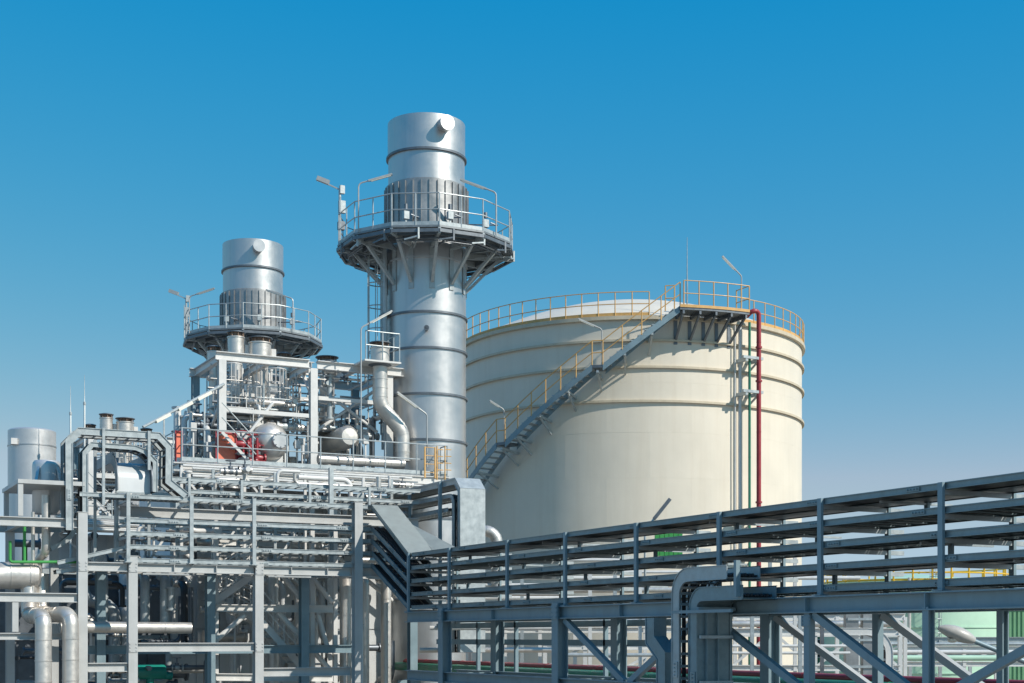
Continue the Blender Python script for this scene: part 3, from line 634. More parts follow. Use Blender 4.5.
t = thing('silver_pipe', 'thinnest vertical silver pipe below the small platform at the left edge', 'pipe', onY(33, 510, 43.7))
pipe('pipe_run', [onY(33, 512, 43.7), onY(33, 600, 43.7)], .055, 'jacket', t, .25, 2)
t = thing('silver_pipe', 'silver pipe with double bend dropping from the fat pipe, left of its twin', 'pipe', onY(43, 683, 42.3))
pipe('pipe_run', [onY(29, 585, 43.9), onY(29, 616, 43.8), onY(43.3, 616, 42.5), onY(43.3, 800, 42.5)], .235, 'jacket', t, .3, .6, 24)
t = thing('silver_pipe', 'silver pipe arching over and dropping right of its twin, beside the pale column', 'pipe', onY(70, 683, 42.5))
pipe('pipe_run', [onY(41, 575, 44.3), onY(41, 615, 44.1), onY(70.5, 614, 42.6), onY(70.5, 800, 42.6)], .235, 'jacket', t, .33, .6, 24)
t = thing('silver_pipe', 'horizontal silver pipe passing behind the two pale columns at the left', 'pipe', onY(140, 628, 44.2))
pipe('pipe_run', [onY(60, 627, 44.2), onY(191, 628, 44.2)], .175, 'jacket', t, .3, .9, 20)
for k, (pts, y) in enumerate((([(10, 541), (10, 562), (78, 562)], 43.5), ([(24.5, 522), (24.5, 562)], 43.6))):
    t = thing('green_pipe', ('bent' if k == 0 else 'straight') + ' bright green small pipe by the fat silver pipe at the left', 'pipe', onY(pts[0][0], 562, y))
    pipe('pipe_run', pathY(pts, y), .045, 'limegreen', t, .08, 0, 8)
for px, d, lb in ((70.5, 60, 'left of two thin lightning rods above the left roofline'), (84.5, 58, 'right of two thin lightning rods above the left roofline')):
    q = P(px, 480, d); tp = P(px, 375 if px > 80 else 386, d)
    t = thing('lightning_rod', lb, 'lightning rod', (q.x, q.y, 0)); MB().tube([(q.x, q.y, 0), (q.x, q.y, tp.z - 1.2), (q.x, q.y, tp.z - 1.15), tp], [.045, .04, .02, .008], 6).build('rod', 'galv', t)
    MB().tube([(q.x, q.y, tp.z - 1.22), (q.x, q.y, tp.z - 1.1)], .06, 6).build('collar', 'galv', t)
# ------------------------------------------------------------------ boiler unit (built once, copied behind)
DZ = 10.85
bo = thing('boiler_unit', 'nearer boiler unit: white steel frame, pipes and railed deck left of the tall stack', 'boiler', (16, 47, 0), 'boiler units')
# casing panels
for i in range(5):
    for j in range(4):
        MB().box(12.35 + 1.55 * i, 13.87 + 1.55 * i, 49.4, 49.46, .3 + 2.5 * j, 2.76 + 2.5 * j).bar((13.1 + 1.55 * i, 49.36, .35 + 2.5 * j), (13.1 + 1.55 * i, 49.36, 2.7 + 2.5 * j), .06, .08, (0, 1, 0)).build('casing_panel', 'casing', bo)
MB().box(12.3, 20.1, 49.48, 54.8, 0, 10.3).build('casing', 'casing', bo)
dk = MB().box(11.9, 20.2, 47.0, 52.9, DZ - .06, DZ).box(20.2, 21.7, 47.0, 47.62, DZ - .06, DZ).build('deck', 'grating', bo)
for p, q in (((11.9, 46.98, DZ - .2), (21.7, 46.98, DZ - .2)), ((11.88, 47.1, DZ - .2), (11.88, 52.8, DZ - .2)), ((12, 50, DZ - .2), (20, 50, DZ - .2))):
    MB().hbeam(p, q, .3, .18).build('deck_beam', 'white', bo)
for i in range(12): MB().hbeam((12.4 + .7 * i, 47.1, DZ - .16), (12.4 + .7 * i, 49.9, DZ - .16), .16, .1, t=.015).build('joist', 'white', bo)
railing(bo, [(11.95, 52.7, DZ), (11.95, 47.02, DZ), (21.65, 47.02, DZ), (21.65, 47.6, DZ)], 'galv', 1.1, 1.15, .024)
for k in range(7):
    y = 46.75 - .07 * (k % 3); z = DZ - .1 - .085 * k
    MB().tube([(11.6 + .3 * (k % 3), y, z), (20.6 - .5 * (k % 4), y, z)], .035 + .012 * (k % 2), 8).build('conduit', 'white' if k % 3 else 'jacket', bo)
for x in (12.1, 14.9, 17.7, 20.6):
    MB().hbeam((x, 48.6, 0), (x, 48.6, DZ - .36), .26, .24, (0, 1, 0)).build('column', 'white', bo)
for z in (8.3,):
    for x0, x1 in ((12.25, 14.75), (15.05, 17.55), (17.85, 20.45)): MB().hbeam((x0, 48.6, z), (x1, 48.6, z), .22, .16).build('beam', 'white', bo)
for x0, z0, x1, z1 in ((14.9, 8.2, 17.7, 6.1), (12.1, 8.2, 14.9, 6.1), (17.7, 8.2, 20.6, 6.1), (20.5, 10.4, 17.8, 8.4), (12.2, 10.4, 14.8, 8.4)):
    MB().tube([(x0, 48.85, z0), (x1, 48.85, z1)], .085, 10).build('brace', 'white', bo)
# portal frame on the deck
FT = 14.9
for x, y in ((13.72, 48.5), (17.05, 48.5), (20.0, 48.6), (13.72, 52.0), (17.05, 52.0), (20.0, 52.0), (15.4, 52.0)):
    MB().hbeam((x, y, DZ), (x, y, FT - .3), .26, .26, (0, 1, 0)).build('column', 'white' if y < 50 else 'rackpaintshaded', bo)
for p, q in (((13.5, 48.5), (16.9, 48.5)), ((17.2, 48.5), (20.5, 48.5)), ((13.5, 52), (20.3, 52))):
    MB().hbeam((*p, FT - .15), (*q, FT - .15), .3, .24).build('beam', 'white', bo)
for x in (13.72, 15.4, 17.05, 18.6, 20.2):
    MB().hbeam((x, 48.65, FT - .16), (x, 51.9, FT - .16), .28, .2).build('cross_beam', 'white', bo)
for x in (17.05,):
    MB().bar((x, 48.6, 13.6), (x, 49.6, 14.6), .1, .1).build('knee_brace', 'white', bo)
for p, q in (((13.8, 48.5, 12.9), (16.9, 48.5, 12.9)), ((17.2, 48.7, 13.6), (20.0, 48.7, 13.6)), ((17.2, 51, 13.4), (20.0, 51, 13.4)), ((13.8, 50.3, 13.8), (20, 50.3, 13.8))): MB().bar(p, q, .12, .14).build('beam', 'white', bo)
for p, q in (((13.8, 48.6, DZ + .1), (15.6, 48.6, 13.3)), ((13.72, 48.6, 13.2), (13.72, 51.9, 11.2)), ((17.2, 49.2, 14.3), (19.8, 49.2, 12.6)), ((19.8, 49.3, 14.2), (17.3, 49.3, 12.4))): MB().tube([p, q], .06, 8).build('brace', 'white', bo)
# silencer vents on the frame
for px, y, r, h, zb in ((214, 51.5, .24, .45, 15.0), (236, 50.6, .30, .62, 15.25), (260, 50.4, .40, .55, 15.15), (284, 51.3, .26, .45, 14.95), (327, 50.8, .38, .42, 14.9)):
    c = onY(px, 400, y); vent(bo, (c.x, y), r, zb, h); MB().tube([(c.x, y, DZ), (c.x, y, zb)], r * .75, 14).build('vent_pipe', 'jacket', bo)
    MB().box(c.x + r, c.x + r + .18, y - .1, y + .1, zb + .05, zb + .4).build('junction_box', 'white', bo)
# S-bend relief pipe at the right
q = lambda px, py, y=47.9: onY(px, py, y)
pipe('relief_pipe', [q(380, 366), q(380, 405), q(402.5, 432), q(402.5, 461)], .27, 'jacket', bo, .7, .32, 20)
c = q(380, 360); vent(bo, (c.x, 47.9), .34, c.z - .15, .55)
railing(bo, [(c.x - .75, 47.4, 14.92), (c.x + .55, 47.4, 14.92), (c.x + .55, 48.5, 14.92)], 'galv', 1.0, .6, .022, toe=False)
MB().box(c.x - .8, c.x + .6, 47.35, 48.5, 14.84, 14.9).build('vent_platform', 'white', bo)
MB().lathe([(.27, c.z - .25), (.42, c.z - .2), (.42, c.z - .1), (.27, c.z - .1)], (c.x, 47.9, 0), 20).build('flange', 'steel', bo)
pipe('header_pipe', [q(318, 459, 47.7), q(404, 464, 47.7)], .16, 'jacket', bo, .3, .5, 16)
# steam drum with manhole
c = onY(272, 441, 48.3)
dr = MB().lathe([(0, -.42), (.25, -.4), (.48, -.28), (.62, -.05), (.66, .1), (.66, 3.2)], (c.x, 48.4, c.z), 36, axis='y').build('steam_drum', 'jacket', bo)
MB().lathe([(0, -.62), (.27, -.62), (.29, -.6), (.29, -.52), (.2, -.5), (.2, -.3)], (c.x + .15, 48.4, c.z - .02), 24, axis='y').build('manhole_cover', 'clad', dr)
for a in range(8): MB().tube([(c.x + .15 + .24 * math.cos(a * .785), 47.76, c.z - .02 + .24 * math.sin(a * .785)), (c.x + .15 + .24 * math.cos(a * .785), 47.86, c.z - .02 + .24 * math.sin(a * .785))], .022, 6).build('bolt', 'steel', dr)
MB().box(c.x - .5, c.x + .5, 48.6, 48.9, DZ, c.z - .4).box(c.x - .5, c.x + .5, 50.6, 50.9, DZ, c.z - .4).build('saddle', 'white', bo)
c = onY(348, 437, 48.6)
MB().lathe([(0, -.3), (.3, -.28), (.42, -.1), (.42, 2)], (c.x, 48.7, c.z), 24, axis='y').build('blowdown_vessel', 'jacket', bo)
# red mesh panels and red valve group
for px0, px1, py0, py1, y in ((216, 236, 433, 461, 47.6), (175.5, 182, 432, 461, 47.3)):
    a, b = onY(px0, py0, y), onY(px1, py1, y)
    pn = MB().box(a.x, b.x, y, y + .08, DZ + .15, a.z - .0).build('red_panel', 'orange', bo)
    MB().bar((a.x, y - .02, DZ), (a.x, y - .02, a.z + .05), .05, .05, (0, 1, 0)).bar((b.x, y - .02, DZ), (b.x, y - .02, a.z + .05), .05, .05, (0, 1, 0)).bar((a.x, y - .02, a.z + .02), (b.x, y - .02, a.z + .02), .05, .05).build('panel_frame', 'red', pn)
def valve(parent, c, m='red', s=1.0, up=True):
    c = Vector(c); mb = MB(); mb.lathe([(.13 * s, -.22 * s), (.13 * s, -.17 * s), (.07 * s, -.16 * s), (.11 * s, 0), (.07 * s, .16 * s), (.13 * s, .17 * s), (.13 * s, .22 * s)], c, 12, axis='x')
    v = mb.build('valve_body', m, parent)
    MB().tube([c, c + UP * .38 * s], .03 * s, 6).tube([c + UP * .1 * s, c + UP * .18 * s], .08 * s, 8).build('stem', 'steel', v)
    w = MB(); n = 14
    w.tube([c + Vector((math.cos(2 * math.pi * k / n) * .16 * s, math.sin(2 * math.pi * k / n) * .16 * s, .36 * s)) for k in range(n + 1)], .016 * s, 5)
    w.bar(c + Vector((-.16 * s, 0, .36 * s)), c + Vector((.16 * s, 0, .36 * s)), .02, .02).build('handwheel', m if m == 'red' else 'steel', v); return v
for px, py in ((245, 455), (252, 447), (258, 458), (262, 446), (241, 444), (249, 461)): valve(bo, onY(px, py, 47.9 + random.random() * .4), 'red', 1.2)
for px in (243, 250, 257): pipe('red_pipe', [onY(px, 438, 48.0), onY(px, 462, 48.0), onY(px + 8, 462, 48.0)], .05, 'red', bo, .1, 0, 8)
# small stair from the frame to the deck edge
for y in (47.25, 47.75): MB().bar(onY(222, 432, y), onY(256, 469, y), .04, .1).build('stringer', 'white', bo)
for y in (47.25,):
    for dz in (.5, 1.0): MB().tube([onY(222, 432, y) + UP * dz, onY(256, 469, y) + UP * dz], .022, 6).build('handrail', 'galv', bo)
for k in range(8):
    a = onY(222, 432, 47.25).lerp(onY(256, 469, 47.25), (k + .5) / 8); MB().box(a.x - .12, a.x + .12, 47.27, 47.73, a.z - .02, a.z + .02).build('tread', 'galv', bo)
# ladders and small service platforms inside the frame
for x, y, z0, z1 in ((14.5, 50.0, DZ, 14.6), (15.3, 49.6, DZ, 14.0), (16.2, 50.2, DZ, 14.6), (18.2, 50.6, DZ, 14.4)): ladder(bo, (x, y, z0), z1, (0, -1, 0), m='white')
for x0, x1, y0, z in ((14.0, 16.6, 49.4, 13.0), (14.0, 15.0, 49.0, 12.1), (17.3, 19.6, 49.6, 12.6)):
    MB().box(x0, x1, y0, y0 + 1, z - .06, z).build('service_platform', 'grating', bo); railing(bo, [(x0, y0 + 1, z), (x0, y0, z), (x1, y0, z), (x1, y0 + 1, z)], 'white', 1.0, .8, .02)
# pipework above and below the deck
rnd = random.Random(11)
def clutter(parent, n, X, Y, Z, rs, mats, valves=.35, drop=True):
    for i in range(n):
        r = rnd.choice(rs); m = rnd.choice(mats); x, y, z = rnd.uniform(*X), rnd.uniform(*Y), rnd.uniform(*Z); pts = [Vector((x, y, z))]
        ax = rnd.choice('xxyzz'); 
        for k in range(rnd.randint(1, 3)):
            d = rnd.choice((-1, 1)) * rnd.uniform(.6, 2.2); p = pts[-1].copy()
            if ax == 'x': p.x = min(X[1], max(X[0], p.x + d))
            elif ax == 'y': p.y = min(Y[1], max(Y[0], p.y + d))
            else: p.z = min(Z[1], max(Z[0], p.z + d))
            if (p - pts[-1]).length > .3: pts.append(p)
            ax = rnd.choice([c for c in 'xyz' if c != ax])
        if len(pts) < 2: continue
        o = pipe('pipe', pts, r, m, parent, r * 3, .6 if m == 'jacket' and r > .06 else 0, 10, flange=rnd.random() < .5)
        if rnd.random() < valves:
            c = (pts[0] + pts[1]) / 2; valve(o, c, rnd.choice(['jacket', 'steel', 'galv', 'jacket']), max(.6, r * 11))
clutter(bo, 85, (13.0, 20.0), (49.3, 51.8), (DZ + .15, 13.4), (.03, .04, .05, .07, .1, .14), ('jacket', 'jacket', 'galv', 'white', 'steel'))
clutter(bo, 60, (13.6, 20.0), (48.7, 51.8), (12.4, 14.8), (.02, .025, .03, .04, .06, .1), ('jacket', 'galv', 'white'))
for i in range(12):
    x, y = rnd.uniform(12.6, 20), rnd.uniform(48.4, 49.2); h = rnd.uniform(.5, 1.3)
    MB().box(x - .1, x + .1, y - .08, y + .08, DZ + h, DZ + h + rnd.uniform(.18, .34)).bar((x, y, DZ), (x, y, DZ + h), .05, .05, (0, 1, 0)).build('instrument_box', rnd.choice(['white', 'galv', 'casing', 'white']), bo)
bo2 = copy_tree(bo)
for ch in list(bo2.children):
    if ch.name.startswith(('red_', 'valve_body')):
        for g_ in list(ch.children): bpy.data.objects.remove(g_)
        bpy.data.objects.remove(ch)
bo2 = bo2; bo2.location = Vector(bo.location) + Vector((-1.0, 18.0, -.55)); bo2['label'] = 'farther boiler unit half hidden behind the nearer one, below the shorter-looking stack'
# pipework between rack and boiler, below deck level
pk = thing('process_pipework', 'tangle of pipes, valves and ducts below the boiler deck behind the left rack', 'pipework', (14, 46, 0))
clutter(pk, 44, (12.6, 20.0), (47.9, 49.1), (3.4, 10.0), (.04, .06, .08, .12, .16), ('jacket', 'jacket', 'galv', 'white', 'steel', 'casing'))
clutter(pk, 40, (6.5, 13.0), (45.5, 48.5), (3.4, 8.4), (.05, .08, .12, .2), ('steel', 'jacket', 'galv', 'steel', 'dark'))
clutter(pk, 45, (10.5, 20.0), (45.2, 47.2), (7.6, 10.5), (.04, .06, .09), ('jacket', 'galv', 'white'))
for px, y, y0, y1, r, m in ((345.5, 45.8, 570, 800, .2, 'jacket'), (365, 46.2, 578, 800, .15, 'jacket'), (386, 46.2, 578, 800, .18, 'jacket'), (273, 47.2, 560, 690, .19, 'jacket'), (104, 45.6, 575, 622, .13, 'galv'), (145, 45.8, 575, 622, .15, 'galv'), (165, 45.8, 575, 622, .16, 'galv'), (128, 48.5, 570, 680, .3, 'casing'), (402, 50, 560, 800, .12, 'jacket')):
    a, b = onY(px, y0, y), onY(px, y1, y); pk2 = thing('vertical_pipe', f'vertical {"silver" if m == "jacket" else "grey"} pipe ' + {345.5: 'just left of the dark column at the rack corner', 365: 'just right of the dark column at the rack corner', 386: 'second right of the dark column at the rack corner', 273: 'short, behind the stairs below the left rack', 104: 'standing alone above the horizontal silver pipe, leftmost', 145: 'left of a close pair above the horizontal silver pipe', 165: 'right of a close pair above the horizontal silver pipe', 128: 'pale and fat behind the second pale column', 402: 'thinnest, near the foot of the sloping trays'}[px], 'pipe', b, 'vertical pipes below the left rack')
    pipe('pipe_run', [a + Vector((0, .6, 0)), a, b], r, m, pk2, r * 1.6, .8, 16)
# stair tower in front of the boiler
sw = thing('stair_tower', 'white steel zigzag stair seen through the lower bays of the left rack', 'stair', (14, 46, 0))
def flight(p0, p1, y):
    a, b = onY(*p0, y), onY(*p1, y); n = max(4, int(abs(a.z - b.z) / .2))
    for yy in (y, y + .75):
        MB().bar(a + Vector((0, yy - y, 0)), b + Vector((0, yy - y, 0)), .05, .22).build('stringer', 'white', sw)
        mb = MB()
        for dz in (.55, 1.05): mb.tube([a + Vector((0, yy - y, dz)), b + Vector((0, yy - y, dz))], .022, 6)
        for k in range(5): c = a.lerp(b, k / 4) + Vector((0, yy - y, 0)); mb.tube([c, c + UP * 1.05], .022, 6)
        o = mb.build('handrail', 'white', sw); o['kind'] = 'stuff'
    for k in range(n):
        c = a.lerp(b, (k + .5) / n); MB().box(c.x - .13, c.x + .13, y + .03, y + .72, c.z - .02, c.z + .02).build('tread', 'galv', sw)
flight((216, 601), (256, 573), 45.7); flight((262, 622), (306, 672), 45.6); flight((216, 601), (262, 622), 46.5)
for px in (216, 312, 335): a = onY(px, 700, 45.5); MB().bar((a.x, 45.5, 0), (a.x, 45.5, 9.4), .14, .14, (0, 1, 0)).build('post', 'white', sw)
for py in (608, 677):
    a, b = onY(216, py, 45.4), onY(333, py + 1, 45.4); MB().hbeam(a, b, .24, .18).build('beam', 'white', sw)
for p, q_ in (((278, 612), (332, 672)), ((311, 577), (332, 602)), ((284, 577), (300, 598)), ((318, 615), (331, 660)), ((216, 640), (245, 615))):
    MB().tube([onY(*p, 45.5), onY(*q_, 45.5)], .09, 10).build('brace', 'white', sw)
# inclined lighting conduit at the left of the frame
t = thing('inclined_light_rail', 'long inclined conduit with strip lamps rising to the white frame at the left', 'lamp', onY(143, 427, 47.2))
a, b = onY(143, 427, 47.2), onY(224, 384, 48.3); MB().tube([a, b], .05, 8).build('conduit', 'galv', t)
for f in (.15, .42, .66): p = a.lerp(b, f); q_ = a.lerp(b, f + .17); MB().bar(p - UP * .05, q_ - UP * .05, .14, .1).build('strip_lamp', 'lens', t)
for f in (.25, .75): p = a.lerp(b, f); MB().bar((p.x, p.y, DZ - 1), p, .05, .05, (0, 1, 0)).build('post', 'galv', t)
for pb, hd, d, lb in (((427, 467), 1.9, (-1, 0, 0), 'strip lamp on a bent pole at the right end of the boiler deck'), ((361, 455), 4.5, (.9, 0, 0), 'tall strip lamp on a bent pole left of the relief vent')):
    q_ = onY(*pb, 47.1); t = thing('deck_lamp', lb, 'lamp', q_, 'lamps on the boiler deck'); lamp_arm(t, q_, hd, d, .9, .55, .9)
t = thing('yellow_ladder', 'small yellow ladder at the right end of the boiler deck', 'ladder', onY(430, 476, 46.9))
ladder(t, onY(430, 478, 46.88), onY(430, 447, 46.88).z, (0, -1, 0), .4, False, 'yellow')
for px in (437, 445): 
    t = thing('deck_gate_post', ('left' if px < 440 else 'right') + ' of two slim posts with rungs beside the yellow ladder', 'post', onY(px, 478, 46.85)); mb = MB(); a = onY(px, 480, 46.85); b = onY(px, 446, 46.85); mb.tube([a, b], .025, 6)
    for f in (.3, .5, .7, .9): c = a.lerp(b, f); mb.tube([c - Vector((.0, 0, 0)), c + Vector((.25, 0, 0))], .018, 5)
    mb.build('post', 'yellow', t)
# right of the tall stack: silver elbow
t = thing('silver_elbow_pipe', 'silver pipe elbow peeping over the right rack beside the pale covered duct', 'pipe', P(500, 545, 50))
pipe('pipe_run', [P(470, 531, 50), P(497, 531, 50), P(497, 590, 50)], .2, 'jacket', t, .4, .4)

# ------------------------------------------------------------------ things beyond the right rack
def long_pipe(lab, x, z, r, m, y0=6, y1=62):
    t = thing('long_pipe', lab, 'pipe', (x, y0, z), 'pipes running beyond the right rack'); pipe('pipe_run', [(x, y0, z), (x, y1, z)], r, m, t, 1, 3.0, 14)
long_pipe('dark red pipe running low behind the right rack', 20.6, 4.1, .10, 'red')
long_pipe('dark green pipe running below the red pipe behind the right rack', 20.4, 3.92, .15, 'green')
long_pipe('grey pipe running lowest behind the right rack', 21.1, 3.6, .15, 'galv')
t = thing('pipe_sleeper_rack', 'low steel stands carrying the red and green pipes', 'support', (20.7, 20, 0))
for y in range(8, 62, 4): MB().bar((20.1, y, 3.35), (21.4, y, 3.35), .16, .16).build('cross_beam', 'rackpaintshaded', t); MB().bar((20.7, y, 0), (20.7, y, 3.3), .16, .16, (0, 1, 0)).build('leg', 'rackpaintshaded', t)
# pale green tank
G = P(916, 637, 92); G.z = 0; GR = 5.85; t = thing('pale_green_tank', 'pale green storage tank with yellow top railing seen under the right rack', 'storage tank', G)
for i in range(3): MB().lathe([(GR - .02, 2.8 * i), (GR + .01 * (i % 2), 2.8 * i), (GR + .01 * (i % 2), 2.8 * i + 2.79), (GR - .02, 2.8 * i + 2.79)], G, 64).build('shell_course', 'palegreen', t)
MB().lathe([(GR + .05, 8.38), (GR + .05, 8.42), (0, 9.1)], G, 48).build('roof', 'palegreen', t)
railing(t, [G + Vector((GR * math.cos(a * math.pi / 16), GR * math.sin(a * math.pi / 16), 8.42)) for a in range(32)], 'safety', 1.0, 1.1, .05, closed=True)
b = P(1040, 637, 88); b.z = 0; t = thing('green_shed', 'green ribbed metal shed at the right edge behind the right rack', 'building', (b.x, b.y, 0))
cx, cy = b.x, b.y
mb = MB()
for k in range(24):
    o = -3.2 + k * .27; p = b + RT * o; mb.bar((p.x, p.y, 0), (p.x, p.y, 6.7), .14, .08, -FW)
mb.hexa([Vector((0, 0, z)) + b + RT * u + FW * v for z in (0, 6.72) for u, v in ((-3.3, .02), (3.5, .02), (3.5, 6), (-3.3, 6))]); o = mb.build('ribbed_wall', 'shedgreen', t); o['kind'] = 'stuff'
MB().hexa([Vector((0, 0, z)) + b + RT * u + FW * v for z in (6.72, 6.85) for u, v in ((-3.5, -.15), (3.7, -.15), (3.7, 6.2), (-3.5, 6.2))]).build('roof', 'steel', t)
# low beige building with windows and a green-roofed hall
def building(lab, px0, px1, d, top, m, wins, name='low_building', depth=7, wz=(3.2, 4.6), cat='building'):
    b = P((px0 + px1) / 2, 637, d); b.z = 0; hw = (px1 - px0) / 2 / FPX * d; t = thing(name, lab, cat, b)
    def cor(z0, z1, u0, u1, v0, v1): return [Vector((0, 0, z)) + b + RT * u + FW * v for z in (z0, z1) for u, v in ((u0, v0), (u1, v0), (u1, v1), (u0, v1))]
    MB().hexa(cor(0, top, -hw, hw, 0, depth)).build('wall', m, t); MB().hexa(cor(top, top + .2, -hw - .2, hw + .2, -.2, depth + .2)).build('roof', 'steel', t)
    for k in range(wins):
        u = -hw + (k + .5) * 2 * hw / wins; w = MB().hexa(cor(wz[0] - .06, wz[1] + .06, u - .56, u + .56, -.05, -.005)).build('window_frame', 'white', t); 
        for s in (-1, 1): MB().hexa(cor(wz[0], wz[1], u + s * .26 - .23, u + s * .26 + .23, -.07, -.055)).build('pane', 'glass', w)
building('low beige building with small windows behind the red pipe, near picture centre', 455, 590, 88, 6.1, 'wallbeige', 6, wz=(4.0, 5.2))
building('white-walled low building behind the right rack, right of the beige one', 592, 742, 96, 5.9, 'white', 7, wz=(3.8, 5.0))
building('dark green low hall behind the white trusses on the right', 748, 872, 100, 6.0, 'midgreen', 6, wz=(3.6, 4.8))
building('long grey-green hall behind the pale green tank at the far right', 990, 1130, 125, 6.3, 'casing', 8)
building('grey hall seen low between the columns at the far left', -60, 215, 110, 6.2, 'casing', 12)
# sunlit white pipe bridge behind the rack
pb = thing('pipe_bridge', 'sunlit white truss pipe bridge seen through the right rack', 'pipe bridge', P(700, 637, 52))
def wb(d, px0, px1, pt, pbm, n, m='white'):
    A, B = P(px0, pt, d), P(px1, pt, d); C, D = P(px0, pbm, d), P(px1, pbm, d)
    MB().hbeam(A, B, .28, .2).build('top_chord', m, pb); MB().hbeam(C, D, .22, .18).build('bottom_chord', m, pb)
    for i in range(n + 1):
        p, q = A.lerp(B, i / n), C.lerp(D, i / n); MB().bar((p.x, p.y, 0), p, .14, .14, FW).build('upright', m, pb)
        if i < n:
            p2, q2 = A.lerp(B, (i + 1) / n), C.lerp(D, (i + 1) / n); MB().bar(p if i % 2 else q, q2 if i % 2 else p2, .09, .09).build('diagonal', m, pb)
wb(52, 730, 900, 632, 668, 4); wb(56, 735, 905, 617, 634, 5); wb(50, 545, 665, 646, 668, 3); wb(55, 470, 680, 612, 630, 6)
clutter(pb, 0, (0, 1), (0, 1), (0, 1), (.1,), ('white',))
for k, (d, px0, px1, py, r, m) in enumerate(((54, 470, 690, 621, .1, 'jacket'), (57, 470, 700, 606, .14, 'jacket'), (57, 470, 700, 598, .08, 'white'), (54, 725, 900, 624, .12, 'jacket'), (58, 725, 900, 606, .1, 'white'), (58, 500, 860, 590, .12, 'jacket'), (60, 430, 860, 578, .08, 'white'))):
    MB().tube([P(px0, py, d), P(px1, py, d)], r, 10).build('pipe', m, pb)
# green cabinets in front of the tank
t = thing('green_cabinet', 'bright green ribbed cabinet behind the right rack, in front of the cream tank', 'cabinet', P(670, 560, 55))
a = P(657, 553, 55); b = P(684, 537, 55)
for k in range(6):
    p = P(657 + k * 4.6, 545, 55); MB().bar((p.x, p.y, P(0, 556, 55).z), (p.x, p.y, P(0, 533, 55).z), .16, .3, FW).build('rib_panel', 'limegreen', t)
# strip light sticking up behind the rack
t = thing('strip_light', 'tilted strip light sticking up above the right rack against the cream tank', 'lamp', P(650, 525, 36))
a, b = P(654, 519, 36), P(670, 499, 36); MB().bar(a, b, .14, .09).build('fitting', 'steel', t); MB().tube(fillet([P(645, 600, 36), P(645, 530, 36), a], .2), .03, 6).build('pole', 'galv', t)
# street lamp in front
t = thing('street_lamp', 'grey cobra-head street lamp on a long arm at the lower right', 'street lamp', P(1075, 690, 27))
a = P(939, 628, 27); b = P(974, 641, 27); c = P(1060, 676, 27)
MB().tube([b, c, P(1075, 690, 27), P(1075, 900, 27)], [.045, .06, .07, .09], 10).build('arm', 'rackpaintshaded', t)
dv = (a - b).normalized(); sd = dv.cross(UP).normalized(); un = sd.cross(dv)
mb = MB(); L = .72; rings = 9; 
for i in range(rings):
    s_ = i / (rings - 1); wv = .03 + .15 * math.sin(math.pi * min(1, .08 + s_ * .9)) ** .7; hv = wv * .9; cc = b + dv * (L * s_)
    for j in range(12):
        an = 2 * math.pi * j / 12; mb.v.append(tuple(cc + sd * wv * math.cos(an) + un * (hv * math.sin(an) * (1 if math.sin(an) > 0 else .75))))
for i in range(rings - 1):
    for j in range(12): mb.f.append((i * 12 + j, i * 12 + (j + 1) % 12, i * 12 + 12 + (j + 1) % 12, i * 12 + 12 + j))
mb.f.append(tuple(range(12))); mb.f.append(tuple((rings - 1) * 12 + j for j in range(12)))
hd = mb.build('lamp_head', 'lamphead', t); cc = b + dv * .4 - un * .10
MB().lathe([(.10, 0), (.09, -.05), (.05, -.075), (0, -.08)], cc, 16).build('glass_bowl', 'lens', hd)
# arched cable tray at the lower right, behind the rack
tray('arched_cable_tray', 'white cable tray curving down under the right rack near the pale green tank', arc_path([P(840, 628, 40), P(893, 628, 40), P(893, 760, 40)], .7), (FW.x, FW.y, 0), .6, flip=True, rh=.2, m='white')
MB_ = thing('teal_pump', 'teal green pump unit with elbow low behind the second pale column', 'pump', onY(150, 690, 46))
MB().lathe([(0, -.5), (.2, -.48), (.24, -.4), (.24, .5), (.2, .55), (0, .56)], onY(148, 672, 46), 20, axis='x').build('motor', 'teal', MB_)
pipe('discharge', [onY(150, 700, 46), onY(150, 674, 46), onY(172, 676, 46)], .13, 'teal', MB_, .2, 0, 14)
MB().box(*[v for p in zip(tuple(onY(135, 690, 45.8)), tuple(onY(175, 683, 46.3))) for v in p]).build('base_plate', 'steel', MB_)
# dark ribbed backdrop, added to stand in for the shade at the left
t = thing('shade_backdrop', 'dark ribbed backdrop wall added for the shade behind the left columns', 'enclosure', (7, 49, 0))
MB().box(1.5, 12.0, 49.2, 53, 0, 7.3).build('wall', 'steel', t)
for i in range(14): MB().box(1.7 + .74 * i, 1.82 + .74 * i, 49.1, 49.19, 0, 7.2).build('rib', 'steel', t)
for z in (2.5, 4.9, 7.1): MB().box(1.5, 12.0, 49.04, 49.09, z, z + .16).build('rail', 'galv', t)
# bolted joint plates where girders meet columns
def joint(parent, c, n, m, w=.34, h=.36):
    c = Vector(c); n = Vector(n); sd = n.cross(UP).normalized(); mb = MB(); mb.bar(c - sd * w / 2, c + sd * w / 2, .014, h, UP)
    for i in (-1, 1):
        for j in (-1, 0, 1): q = c + sd * (w * .36 * i) + UP * (h * .33 * j) + n * .012; mb.bar(q - sd * .018, q + sd * .018, .02, .036, UP)
    mb.build('joint_plate', m, parent)
for y in YC:
    if y != 17.85: joint(rackB, (XB - .185, y, 5.6), (-1, 0, 0), 'rackpaintshaded', .28, .34)
for y in (14.6, 20.95):
    joint(rackB, (XB - .085, y, 5.30), (-1, 0, 0), 'rackpaintshaded', .26, .2)
for y in (14.6, 20.95, 27.5, 34, 17.85): MB().box(XB - .108, XB - .012, y - .01, y + .01, 5.475, 5.725).build('stiffener', 'rackpaintshaded', rackB)
